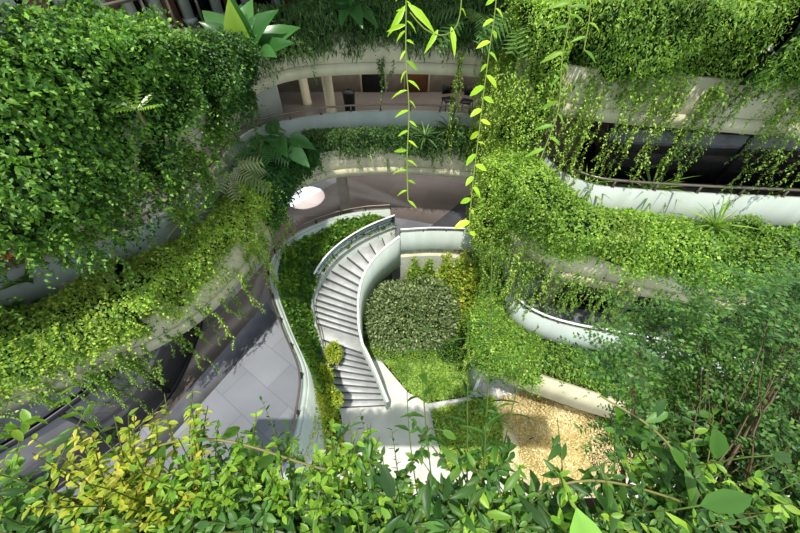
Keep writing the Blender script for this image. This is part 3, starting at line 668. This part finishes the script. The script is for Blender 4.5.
groundcover('groundcover','light green groundcover carpet under the shrubs of the central garden',None,ZG,.35,'mid',.085,1500,'bed',pts=[(-1.35,8.2),(-1.5,7.4),(-1.2,6.7),(-.2,6.75),(.8,6.95),(1.7,7.2),(2.2,6.6),(2.3,8.2),(2.4,9.1),(1.5,9.4),(.1,9.4),(-.8,8.85)])
groundcover('groundcover','square bed of pale green groundcover between the curved path and the stair foot',[(384,364),(404,359),(430,357),(466,351),(474,382),(468,396),(428,403),(408,392)],ZG,.3,'bed',.085,1900,'mid')
groundcover('groundcover','nearer bed of pale green groundcover behind the tall stalks',[(431,413),(468,402),(492,398),(500,420),(506,470),(446,470),(437,440)],ZG,.3,'bed',.085,1900,'lime')
bush('pale_shrub','pale cream fine-leaved shrub spreading over the bright gravel on the right','shrub',tuple(at(548,430,ZG)),1.7,1.6,.6,'cream',.07,16000,pal2='cream',lump=.3)
groundcover('groundcover','dry cream groundcover strip right of the pale shrub behind the near bush',[(575,440),(590,405),(700,430),(690,470),(600,480)],ZG,.3,'cream',.07,1100,'bed')
m=MB(); 
for px in ([(372,357),(400,352),(440,348),(478,335),(484,343),(470,350),(430,356),(400,359),(384,364)],[(474,350),(486,348),(498,400),(486,402),(470,398),(468,352)],[(425,404),(468,397),(490,397),(470,402),(431,413)]): m.poly([tuple(at(u,v,ZG))[:2] for u,v in px],ZG,ZG+.03)
struct(m.build('trim_7',M['railw']))
m=MB(); m.poly([tuple(at(u,v,ZG))[:2] for u,v in [(500,400),(640,425),(620,500),(505,490)]],ZG,ZG+.02); struct(m.build('trim_7',M['gravel']))
# planting strip between the parapet and the staircase
pi=resamp(PC[int(len(PC)*.16):],40); st=resamp(sL[:,:3],40)[::-1]
inn=[];zz=[]
for p in pi:
    k=int(np.argmin(np.linalg.norm(st[:,:2]-p[:2],axis=1))); inn.append(offs(st,.16)[k][:2]); zz.append(st[k][2])
inn=np.array(inn); zz=np.array(zz); zz=np.convolve(np.pad(zz,3,'edge'),np.ones(7)/7,'valid')
zp=np.minimum(zz+3.2,ZC+.22)
m=MB(); m.strip([(*p,z) for p,z in zip(pi,zp)],[(*p,z-.05) for p,z in zip(inn,zz)]); struct(m.build('floor',M['soil']))
def slope_plants(name,label,a,b,pal,pal2,size,dens,h,T=T_OVAL,asp=.45):
    n=int(dens*(b-a)*12*1.6); s=(a+(b-a)*rng.random(n))*39; i=np.clip(s.astype(int),0,38); w=(s-i)[:,None]; q=rng.random(n)[:,None]*1.02
    A=pi[i]*(1-w)+pi[i+1]*w; B=inn[i]*(1-w)+inn[i+1]*w; Z=zz[i]*(1-w[:,0])+zz[i+1]*w[:,0]; Zp=zp[i]*(1-w[:,0])+zp[i+1]*w[:,0]; Z=Zp*(1-q[:,0])+Z*q[:,0]
    xy=A*(1-q)+B*q; P=np.concatenate([xy,Z[:,None]],1); NZ=Noise(3); P[:,2]+=.08+h*(.45+.45*NZ(P)+.35*rng.random(n))
    D=unit(rnd(n)*.9+np.array([0,-.1,.5])); N=unit(rnd(n)*.6+np.array([0,0,1])); sz=size*(.6+.8*rng.random(n)); m=MB(); sel=NZ(P*1.5+3)>0
    for k,pp in((sel,pal),(~sel,pal2)): leaves(m,T,P[k],D[k],N[k],sz[k],sz[k]*asp,PAL[pp])
    return tag(m.build(name,M['leaf']),label,'groundcover',None,'stuff')
slope_plants('sloping_planting','dark green leafy planting inside the curved parapet at the stair head',.45,1.0,'ivy','mid',.18,800,.5)
slope_plants('sloping_planting','mid green leafy planting on the outer side of the stair bend',.2,.5,'mid','ivy',.14,1100,.5)
slope_plants('sloping_planting','yellow green shrubby planting beside the lower flight of steps',-.0,.24,'yellow','lime',.1,1500,.7)
groundcover('groundcover','yellow green shrubs spreading at the lower left of the stair foot',None,ZG+.3,1.0,'yellow',.09,1500,'lime',pts=[(-2.35,3.0),(-2.35,4.4),(-2.2,4.2),(-2.0,3.4),(-1.7,2.4),(-2.3,2.2)])
for k,(u,v,w) in enumerate([(322,372,.33),(328,395,.36),(318,418,.42),(333,350,.28),(310,438,.45)]):
    p=at(u,v,-11.2); bush('golden_shrub','bright yellow leaved shrub in the row beside the lower steps','shrub',(p.x,p.y,-11.7),w,w,.8,'yellow',.09,1500,pal2='lime',group='golden shrubs beside the lower steps')
# shrubs along the low wall behind the garden
for k,(x,y,r_) in enumerate([(.6,9.15,.3),(1.2,9.15,.33),(1.9,9.05,.36),(2.55,8.75,.4),(2.75,8.1,.38)]):
    bush('croton_shrub','yellow green shrub growing tall against the low white wall behind the garden','shrub',(x,y,ZG),r_*1.2,r_,[3.4,3.5,3.7,3.9,3.6][k],'yellow' if k>1 else 'mid',.11,2600,pal2='lime',T=T_OVAL,lump=.12,group='shrubs against the garden wall')

# paved yard at the far lower right
t=empty('stone_bench',tuple(at(700,462,ZG))); tag(t,'low mauve grey stone block bench beyond the near bush','bench')
m=MB(); m.box((0,0,.42),(2.0,.9,.12)); m.build('seat',M['ground_block'],t); m=MB(); m.box((-.7,0,.18),(.3,.7,.36)); m.box((.7,0,.18),(.3,.7,.36)); m.build('support',M['ground_block'],t)
t=empty('skylight_box',tuple(at(775,468,ZG)),.3); tag(t,'low white framed glazed box on the bright paving at lower right','skylight')
m=MB(); m.box((0,0,.2),(2.1,1.0,.4)); m.build('base',M['white'],t); m=MB(); m.box((0,0,.42),(1.8,.75,.05)); m.build('pane',M['glassd'],t)
m=MB(); m.box((0,.45,.44),(2.1,.1,.08)); m.box((0,-.45,.44),(2.1,.1,.08)); m.box((-1.0,0,.44),(.1,.8,.08)); m.box((1.0,0,.44),(.1,.8,.08)); m.build('frame',M['railw'],t)

# ------------------------------------------------------------------ accent plants
def rosette(name,label,cat,loc,n,Ln,Wd,pal,T,elev=(.2,1.2),mat='leafg',stalk=0,group=None,lift=None):
    t=empty(name,loc); tag(t,label,cat,group)
    m=MB(); ms=MB(); a=np.arange(n)*2.4+rng.random(n)*.4; e=elev[0]+(elev[1]-elev[0])*rng.random(n)
    for k in range(n):
        d=np.array([math.cos(a[k])*math.cos(e[k]),math.sin(a[k])*math.cos(e[k]),math.sin(e[k])]); base=np.zeros(3)
        if stalk:
            tip=d*stalk*(.6+.6*rng.random()); tt=np.linspace(0,1,6)[:,None]; ln=tt*tip+np.array([0,0,.12*stalk])*np.sin(tt*math.pi); ms.tube(ln,np.linspace(.018,.01,6),5,col=lin((90,130,60))); base=tip
            d=unit(np.array([d[0],d[1],(-.35-.3*rng.random()+d[2]*.6) if lift is None else lift])); 
        l=Ln*(.7+.5*rng.random())
        N=np.array([-d[0]*.8,-d[1]*.8,1.0]) if not stalk else np.array([d[0]*.3+rng.normal()*.2,-.5+d[1]*.3,1.0])
        leaves(m,T,[base],d,N,l,Wd*l/Ln,PAL[pal])
    m.build('foliage',M[mat],t,smooth=True)
    if stalk: ms.build('stem',M['leaf'],t)
    else:
        ms.tube([(0,0,-.25),(0,0,0)],.03,6,col=lin((100,110,60))); ms.build('stem',M['leaf'],t)
    return t
p=at(250,40,-1.5)
# giant-leaved plant above the bend
t=rosette('elephant_ear_plant','big elephant ear plant with one glowing leaf above the bend of the upper ledge','plant',(-3.85,9.55,-2.75),13,.95,.6,'philo',T_HEART,(.1,1.4),stalk=.5,lift=.5)
m=MB(); leaves(m,T_HEART,[(.15,-.5,.3)],(-0.05,-.1,.95),(0,-1,-.2),.95,.6,L3((150,190,40),(120,170,40))); m.build('glowing_leaf',M['leaf'],t,smooth=True)
rosette('elephant_ear_plant','broad dark leaved plant at the top of the back upper planting','plant',(-1.3,11.2,-2.1),10,.75,.45,'philo',T_HEART,(.2,1.3),stalk=.4)
rosette('elephant_ear_plant','broad leaved plant at the bend of the middle ledge beside the railing','plant',(-3.85,9.9,-5.3),13,.6,.44,'philo',T_HEART,(-.1,1.2),stalk=.5)
rosette('philodendron','split-leaved philodendron at the left end of the bend of the middle ledge','plant',(-4.2,9.2,-5.1),15,.7,.5,'philo',T_SPLIT,(-.1,1.1),stalk=.35)
rosette('philodendron','pale split-leaved philodendron beside the lime border in front of the middle parapet','plant',(-4.45,7.8,-4.95),18,.72,.52,'gray',T_SPLIT,(-.1,1.1),stalk=.3)
rosette('philodendron','split-leaved philodendron hanging at the right end of the back upper planting','plant',(1.9,10.7,-2.2),18,.8,.6,'back',T_SPLIT,(-.4,1.1),stalk=.4)
rosette('philodendron','bright split-leaved philodendron beside the tip of the right upper ledge','plant',(2.9,9.9,-2.1),18,.8,.6,'back',T_SPLIT,(-.4,1.1),stalk=.4)
p=at(190,222,-5.5); rosette('spiky_plant','yellow green spiky strap-leaved plant against the left middle parapet','plant',(p.x,p.y,-5.45),34,.75,.06,'lime',T_BLADE,(.3,1.4))
for (u,v,z,l,lab) in [(450,128,-5.4,.75,'spiky strap-leaved plant right of centre in the back middle border'),(425,135,-5.5,.6,'smaller spiky strap-leaved plant left of its twin in the back middle border'),(650,190,-5.4,.9,'spiky strap-leaved plant in the right middle border under the hanging vines'),(585,185,-5.4,.8,'spiky strap-leaved plant left end of the right middle border'),(715,225,-5.5,.7,'spiky strap-leaved plant farthest right in the right middle border')]:
    p=at(u,v,z); rosette('spiky_plant',lab,'plant',(p.x,p.y,z-.1),30,l,.055,'mid' if u>500 else 'back',T_BLADE,(.3,1.4))
p=at(25,275,-5.4); t=rosette('orange_flowered_plant','broad bladed plant with small orange flowers at the left end of the middle parapet','plant',(p.x,p.y,-5.6),18,.75,.13,'mid',T_LANCE,(.5,1.4))
m=MB()
for k in range(4):
    b=np.array([.15*math.cos(k*2),.12*math.sin(k*2),.75+.06*k]); leaves(m,T_LANCE,np.tile(b,(5,1)),unit(rnd(5)+[0,0,.6]),rnd(5),.14,.035,L3((230,140,30),(240,170,50)))
    m.tube([(0,0,0),b*.6,b],.008,5,col=lin((110,130,50)))
m.build('flower',M['leaf'],t)
p=at(12,312,-6.0); rosette('fan_leaved_plant','dark green plant with pale new leaves at the left edge of the middle ledge','plant',tuple(p),14,.5,.14,'ivy',T_LANCE,(.1,1.2))
p=at(120,110,-2.3); rosette('fern','pale feathery fern frond poking out of the upper left creeper','fern',(-4.15,5.35,-2.25),10,.45,.16,'mid',T_SPLIT,(-.2,.7))

# ------------------------------------------------------------------ near planter at the camera's ledge
m=MB(); m.box((0,-.28,-1.95),(9,.9,.12)); struct(m.build('floor',M['soil']))
m=MB(); m.box((0,.2,-2.2),(9,.08,.6)); struct(m.build('wall_near',M['soil']))
m=MB(); m.box((0,-.7,-1.6),(9,.12,1.3)); struct(m.build('wall_near_parapet',M['cream']))
def stalk_plant(name,label,cat,loc,h,nl,Ln,Wd,pal,T=T_LANCE,lean=(0,0),curve=.1,group=None,mat='leaf',tip=None,pair=False,r=.004,colst=(88,120,50),el=.35,parent_meshes=None):
    t=empty(name,loc); tag(t,label,cat,group)
    n=14; tt=np.linspace(0,1,n); a=rng.random()*6.28
    P=np.stack([lean[0]*h*tt+curve*h*tt**2*math.cos(a)*.5,lean[1]*h*tt+curve*h*tt**2*math.sin(a)*.5,h*tt],-1)
    m=MB(); m.tube(P,np.linspace(r,r*.45,n),6,col=lin(colst)); m.build('stem',M['leaf'],t,smooth=True)
    m=MB(); q=np.linspace(.12,1,nl); Q=resamp(P,400)[(q*399).astype(int)]
    az=np.arange(nl)*2.4+rng.random()*6
    D=np.stack([np.cos(az),np.sin(az),np.full(nl,el)+rng.normal(size=nl)*.2],-1); D[-1]=(0,0,1)
    N=np.stack([-np.cos(az)*.4,-np.sin(az)*.4,np.ones(nl)],-1)+rng.normal(size=(nl,3))*.2
    s=Ln*(.7+.5*rng.random(nl))*np.interp(q,[0,.4,1],[.8,1.1,.6])
    leaves(m,T,Q,D,N,s,s*Wd/Ln,PAL[pal]); m.build('foliage',M[mat],t,smooth=True); return t
def dup(root,loc,rz,sc,label,group):
    r=root.copy(); C.objects.link(r); r.location=loc; r.rotation_euler=(random.uniform(-.25,.25),random.uniform(-.25,.25),rz); r.scale=(sc,sc,sc); r['label']=label
    if group: r['group']=group
    for ch in list(root.children):
        c=ch.copy(); C.objects.link(c); c.parent=r
    return r
G1='leafy plants filling the near planter'; G2='small-leaved plants filling the near planter'
def cluster(name,label,group,n,h,nl,Ln,Wd,pal,T,loc,spread=.25):
    """a low many-stemmed plant"""
    t=empty(name,loc); tag(t,label,'plant',group); m=MB(); ms=MB()
    for k in range(n):
        a=rng.random()*6.28; e=np.array([math.cos(a)*spread*rng.random()*1.6,math.sin(a)*spread*rng.random()*1.6,h*(.6+.5*rng.random())]); tt=np.linspace(0,1,8)[:,None]
        P=tt*e*[.4,.4,1]+tt**2*e*[.6,.6,0]; ms.tube(P,np.linspace(.004,.002,8),5,col=lin((96,110,52)))
        q=rng.random(nl)*.8+.2; Q=resamp(P,200)[(q*199).astype(int)]; az=rng.random(nl)*6.28
        D=np.stack([np.cos(az),np.sin(az),rng.normal(size=nl)*.25+.15],-1); N=np.array([0,0,1.])+rnd(nl)*.45; s=Ln*(.55+.7*rng.random(nl))
        leaves(m,T,Q,D,N,s,s*Wd/Ln,PAL[pal])
    ms.build('stem',M['leaf'],t); m.build('foliage',M['leaf'],t,smooth=True); return t
protos=[cluster('leafy_plant','low plant with pointed green leaves, one of many filling the near planter',G1,7,.27,10,.085,.028,['fg','fg','shrub','fgl','fg'][k],T_LANCE,(-.9+.4*k,.1,-1.85)) for k in range(5)]
protos2=[cluster('small_leaved_plant','bushy small-leaved plant, one of many filling the near planter',G2,10,.27,26,.042,.02,['fg','fgl','shrub'][k],T_OVAL,(-.7+.5*k,.25,-1.85)) for k in range(3)]
for k in range(120):
    x=random.uniform(-3.4,3.4); y=random.uniform(-.42,.14)
    dup(protos[k%5],(x,y,-1.86),random.random()*6.28,random.uniform(.8,1.22),'low plant with pointed green leaves, one of many filling the near planter',G1)
for k in range(110):
    x=random.uniform(-3.4,3.4); y=random.uniform(-.2,.2)
    dup(protos2[k%3],(x,y,-1.86),random.random()*6.28,random.uniform(.8,1.22),'bushy small-leaved plant, one of many filling the near planter',G2)
# pale yellow flowering-tip shrub at lower left
for k,(u,v) in enumerate([(215,450),(165,462),(250,440),(115,470),(290,455),(190,445),(335,440),(140,480)]):
    p=ray(u,v,2.3); cluster_o=cluster('golden_tipped_plant','bushy plant with yellow green tips rising at the lower left of the near planter','golden plants at the lower left',14,[.6,.62,.52,.6,.5,.58,.52,.6][k],24,.036,.017,'yellow' if k%2 else 'fgl',T_OVAL,((u-400)/333*1.45,.12,-1.9),.17); cluster_o.rotation_euler=(-.42,0,0)

# tall upright stalks, placed from where they stand
def sprig(name,label,base,topp,nl,Ln,Wd,pal,T=T_LANCE,r=.004,cat='plant',el=.35,colst=(88,120,50),mat='leaf',q0=.15,sizes=None):
    t=empty(name,tuple(base)); tag(t,label,cat); b=np.array(tuple(base)); e=np.array(tuple(topp))-b; n=16; tt=np.linspace(0,1,n)[:,None]
    bow=np.array([rng.normal()*.02,rng.normal()*.02,0])*np.linalg.norm(e)
    P=tt*e+np.sin(tt*math.pi)*bow; m=MB(); m.tube(P,np.linspace(r,r*.5,n),6,col=lin(colst)); m.build('stem',M['leaf'],t,smooth=True)
    m=MB(); q=np.linspace(q0,1,nl); Q=resamp(P,400)[(q*399).astype(int)]; ax=unit(e); az=np.arange(nl)*2.4+rng.random()*6
    side=unit(np.cross(ax,[0,1,0.01])); up2=np.cross(side,ax)
    D=np.cos(az)[:,None]*side+np.sin(az)[:,None]*up2+ax*(el+rng.normal(size=nl)*.15)[:,None]
    N=ax+rng.normal(size=(nl,3))*.25; s=Ln*(.75+.4*rng.random(nl)); 
    if sizes is not None: s=s*np.interp(q,np.linspace(0,1,len(sizes)),sizes)
    leaves(m,T,Q,D,N,s,s*Wd/Ln,PAL[pal]); m.build('foliage',M[mat],t,smooth=True); return t
def B(u,v,z=-1.85):
    x=at(u,v,z); return (x.x,min(x.y,.42),z)
sprig('willow_leaved_stalk','tallest narrow-leaved stalk rising in front of the round garden shrub',(.36,.15,-1.88),ray(492,235,1.35),30,.115,.019,'shrub',r=.004,el=.45,sizes=[1,1.3,1,.5])
sprig('willow_leaved_stalk','second narrow-leaved stalk just left of the tallest one',(.30,.15,-1.88),ray(468,330,1.5),20,.11,.017,'shrub',r=.004,el=.4)
sprig('willow_leaved_stalk','narrow-leaved stalk leaning right with drooping leaves beside the tallest one',(.40,.15,-1.88),ray(528,345,1.5),16,.11,.018,'fg',r=.004,el=.2)
sprig('broad_leaved_stalk','thin leaning stalk with a few broad leaves in front of the stair foot',(.17,.15,-1.88),ray(419,330,1.45),9,.10,.035,'fg',r=.0035,el=.3)
sprig('broad_leaved_stalk','thin stalk with a brown tip left of the leaning one before the beds',(.10,.15,-1.88),ray(409,318,1.6),7,.07,.025,'fg',r=.003,el=.5)
for k,(bu,tu,tv,lab) in enumerate([(-1.05,60,395,'pale leaved leaning sprig crossing the shop front at lower left'),(-.95,85,412,'light green sprig right of the pale leaning one at lower left'),(-.75,130,430,'short sprig with curled pale leaves over the dark floor band'),(-.55,215,428,'upright thin sprig with tiny leaves over the grey floor'),(-.42,240,438,'short upright sprig beside the thin one over the grey floor'),(-.32,262,400,'dark thin sprig with tiny leaves in front of the curved parapet'),(-.28,286,425,'low dark twiggy sprig at the foot of the curved parapet'),(-.05,360,412,'thin twiggy sprig over the pale paving left of centre'),(0.02,392,430,'short twiggy sprig over the pale paving at centre')]):
    sprig('leafy_sprig',lab,(bu,.14,-1.88),ray(tu,tv,1.75),[20,18,16,26,20,30,26,22,20][k],[.07,.09,.06,.035,.045,.035,.04,.04,.04][k],[.026,.02,.026,.014,.018,.012,.014,.016,.016][k],['fgl','fg','fgl','fg','fgl','shrub','shrub','fg','fg'][k],T_OVAL if k!=1 else T_LANCE,r=.003,el=.5)
# left edge branch
sprig('leafy_sprig','pale sunlit branch entering from the left edge below the middle ledge',ray(-40,460,1.5),ray(38,418,1.4),16,.06,.03,'fgl',T_OVAL,r=.003)
# arching bare stems
for k,(a,b,c,lab) in enumerate([((20,520),(180,440),(330,470),'long arching bare stem crossing the lower left of the near planter'),((480,520),(590,480),(740,520),'pale curved stem lying across the lower right of the near planter'),((600,395),(665,440),(720,533),'thick pale arching stem in the lower right corner')]):
    pts=[ray(*a,1.45),ray(*b,1.35),ray(*c,1.4)]; Q=smooth([np.array(tuple(p)) for p in pts],.05); b0=Q[0].copy()
    t=empty('arching_stem',tuple(b0)); tag(t,lab,'stem'); m=MB(); m.tube(Q-b0,.005,6,col=lin((140,140,80))); m.build('stem',M['leaf'],t,smooth=True)
    nl=14; Qr=resamp(Q-b0,nl); m=MB(); leaves(m,T_LANCE,Qr,rnd(nl)*[1,1,.3]-[0,0,.4],np.array([0,-.6,1.]),.12,.045,PAL['fg']); m.build('foliage',M['leaf'],t,smooth=True)
# single broad leaves named for what they are
def broad(label,u,v,t_,L_,W_,du,pal,col=None,T=T_OVAL):
    p=np.array(tuple(ray(u,v,t_))); q=np.array(tuple(ray(u+du[0],v+du[1],t_))); d=unit(q-p)
    view=-unit(p); e=empty('broad_leaf_shoot',tuple(p)); tag(e,label,'shoot'); m=MB(); leaves(m,T,[(0,0,0)],d,view+np.array([.2,0,.5]),L_,W_,PAL[pal] if col is None else col); m.build('leaf_blade',M['leaf'],e,smooth=True)
    m=MB(); m.tube([(0,0,0),-d*.05+[0,0,-.05],-d*.08+np.array([0,.02,-.35])],.003,5,col=lin((100,130,60))); m.build('stem',M['leaf'],e)
broad('big plain light green leaf standing at the bottom edge right of centre',592,575,1.15,.21,.15,(-5,-30),'fgl',L3((120,190,70),(132,200,84)))
broad('dark oval leaf hanging before the right bush',716,428,1.25,.13,.06,(4,30),'shrub')
broad('dark leaf pointing left above the gravel',668,412,1.25,.09,.035,(-14,6),'shrub')
broad('dark narrow leaf over the gravel left of the oval one',665,398,1.25,.1,.03,(-8,14),'shrub')
broad('mid green leaf against the bright yard near the right edge',772,455,1.2,.09,.04,(20,3),'fg')
broad('upright dark leaf at the bottom centre',392,498,1.2,.12,.05,(-6,-22),'ivyd')
broad('broad green leaf lying over the lower right planting',700,505,1.1,.2,.07,(40,-6),'fg')
broad('green leaf before the nearer pale green bed',442,430,1.3,.07,.03,(14,8),'fg')
for k,(u,v,du,lab) in enumerate([(110,490,(6,20),'dark narrow leaf hanging second from left under the arching stem'),(165,500,(2,22),'dark narrow leaf hanging rightmost under the arching stem'),(60,505,(10,18),'dark narrow leaf hanging leftmost under the arching stem')]):
    broad(lab,u,v,1.3,.11,.035,du,'ivyd')

# ------------------------------------------------------------------ airy small-leaved bush at the right
def airy_bush():
    base=np.array([1.15,.12,-1.88]); t=empty('airy_bush',tuple(base)); tag(t,'airy dark green bush of tiny leaves spreading over the right of the view','bush')
    ms=MB(); m=MB(); m2=MB()
    tips=[]
    for k in range(115):
        while True:
            u=random.uniform(555,850); v=random.uniform(265,455)
            top=330-(u-500)*.16 if u<680 else 300-(u-680)*.25
            if v>top and random.random()<.12+.88*min(1,max(0,(u-560)/150))**1.5: break
        tips.append(np.array(tuple(ray(u,v,random.uniform(1.5,2.5))))-base)
    for k,tp in enumerate(tips):
        st=np.array([tp[0]*.15+random.uniform(-.25,.3),random.uniform(-.05,.05),0]); tt=np.linspace(0,1,10)[:,None]
        mid=(st+tp)/2+np.array([0,.05,.12])
        P=(1-tt)**2*st+2*tt*(1-tt)*mid+tt**2*tp+rng.normal(size=(10,3))*.008
        if k%2==0: ms.tube(P,np.linspace(.006 if k%7 else .011,.0015,10),5,col=lin((92,78,52)))
        else: P=P[4:]; ms.tube(P,np.linspace(.003,.0015,6),4,col=lin((92,90,52)))
        for j in range(15):
            i=rng.integers(len(P)//2,len(P)); l=.12+.18*rng.random(); d=unit(np.array([rng.normal(),rng.normal(),rng.normal()*.35+.05]))
            ln=P[i]+np.linspace(0,1,5)[:,None]*d*l+np.linspace(0,1,5)[:,None]**2*np.array([0,0,-.03]); ms.tube(ln,.0012,3,col=lin((92,100,52)))
            c=int(l/.011); Q=resamp(ln,c); sd=unit(np.cross(d,[0,0,1.])); sg=np.where(np.arange(c)%2,1,-1)[:,None]
            D=sd*sg+d*.5+rng.normal(size=(c,3))*.2; s=.026*(.7+.6*rng.random(c))
            leaves(m if k%3 else m2,T_TINY,Q,D,np.array([0,0,1.])+rng.normal(size=(c,3))*.35,s,s*.55,PAL['shrub'] if k%3 else PAL['fg'])
    ms.build('branch',M['leaf'],t); m.build('foliage',M['leaf'],t); m2.build('foliage',M['leaf'],t)
airy_bush()

# ------------------------------------------------------------------ vines hanging close to the lens
def near_vine(name,label,px,t_,nl,Ln,Wd,pal='glow',r=.003,T=T_LANCE,down=.5,extra=None):
    P=smooth([np.array(tuple(ray(u,v,t_))) for u,v in px],.04); b=P[0].copy(); t=empty(name,tuple(b)); tag(t,label,'vine'); P=P-b
    m=MB(); m.tube(P,r,6,col=lin((110,140,44))); m.build('stem',M['leaf'],t,smooth=True)
    Q=resamp(P,nl+1)[1:]; m=MB(); sgn=np.where(np.arange(nl)%2,1,-1)+rng.normal(size=nl)*.15
    D=np.stack([sgn,rng.normal(size=nl)*.35,-down+rng.normal(size=nl)*.25],-1); s=Ln*(.7+.6*rng.random(nl))
    leaves(m,T,Q,D,np.stack([sgn*.3,-.5+rng.normal(size=nl)*.3,np.full(nl,.9)],-1),s,s*Wd/Ln,PAL[pal])
    m.build('foliage',M['leaf'],t,smooth=True)
    if extra:
        for (u,v,du,dv,l,w) in extra:
            m=MB(); p=np.array(tuple(ray(u,v,t_))); q=np.array(tuple(ray(u+du,v+dv,t_))); leaves(m,T_LANCE,[p-b],q-p,-unit(p)+np.array([.3,0,.3]),l,w,PAL[pal]); m.build('long_leaf',M['leaf'],t,smooth=True)
    return t
near_vine('hanging_vine','glowing yellow green vine hanging close to the lens down the centre of the view',[(405,-60),(406,0),(406,60),(409,110),(407,160),(408,200)],1.5,26,.062,.016,
  extra=[(405,5,-16,30,.14,.03),(408,4,26,22,.16,.035),(406,24,-20,6,.09,.02)])
near_vine('hanging_vine','curling pale tendril with long drooping leaves right of the central vine',[(410,12),(424,28),(440,35),(453,30),(460,14),(463,-30)],1.5,3,.05,.014,extra=[(438,29,-14,26,.11,.024),(451,26,6,28,.12,.026)])
near_vine('hanging_vine','second yellow green vine hanging with rounded leaves right of the central one',[(498,-60),(496,0),(490,45),(484,90),(478,140),(472,190),(469,232)],1.6,26,.065,.03,T=T_OVAL)
near_vine('hanging_vine','thin leafy vine hanging before the lime curtain of the right upper ledge',[(572,-60),(570,10),(562,60),(558,110),(540,160)],1.7,18,.085,.024,'fgl')
near_vine('hanging_vine','short bright sprig hanging in from the top edge right of the central vines',[(592,-60),(590,10),(584,50)],1.7,8,.09,.022,'fgl')

# ------------------------------------------------------------------ light
w=bpy.data.worlds.new('sky'); bpy.context.scene.world=w; w.use_nodes=True; nt=w.node_tree; nt.nodes.clear()
o=nt.nodes.new('ShaderNodeOutputWorld'); bg=nt.nodes.new('ShaderNodeBackground'); bg.inputs['Color'].default_value=(.80,.90,1,1); bg.inputs['Strength'].default_value=WORLD
nt.links.new(bg.outputs[0],o.inputs[0])
l=bpy.data.lights.new('sun','SUN'); l.energy=SUN; l.angle=math.radians(.7); l.color=(1,.95,.84)
so=bpy.data.objects.new('sun',l); C.objects.link(so); so.rotation_euler=Vector((-.07,-.335,.93)).to_track_quat('Z','Y').to_euler(); so.location=(0,0,20)
def area(n,loc,sx,sy,e,col=(1,.95,.88)):
    l=bpy.data.lights.new(n,'AREA'); l.shape='RECTANGLE'; l.size=sx; l.size_y=sy; l.energy=e; l.color=col
    a=bpy.data.objects.new(n,l); C.objects.link(a); a.location=loc; return a
area('added_fill',(0,14.2,ZA-1.4),9,1.6,110); area('added_fill',(-1,15.5,ZB-1.4),9,3,170); area('added_fill',(-7.5,9,ZA-1.4),3,5,90)  # added fill for the interiors, not actual fittings
area('added_fill',(-7,10,ZB-1.4),3,5,90)
p=at(306,197,ZC); l=bpy.data.lights.new('sun_patch_spot','SPOT'); l.energy=2300; l.spot_size=math.radians(44); l.spot_blend=.08; l.shadow_soft_size=.03  # added spot imitating the sun patch on the back left floor
a=bpy.data.objects.new('sun_patch_spot',l); C.objects.link(a); a.location=(p.x,p.y,ZB-1.35)

cam=bpy.data.cameras.new('camera'); cam.sensor_width=36; cam.lens=F_PX/800*36; cam.clip_start=.02
co=bpy.data.objects.new('camera',cam); C.objects.link(co); co.location=(0,0,0); co.rotation_euler=(math.radians(90)-PITCH,0,0)
sc=bpy.context.scene; sc.camera=co
sc.view_settings.view_transform='Standard'; sc.view_settings.exposure=-.22
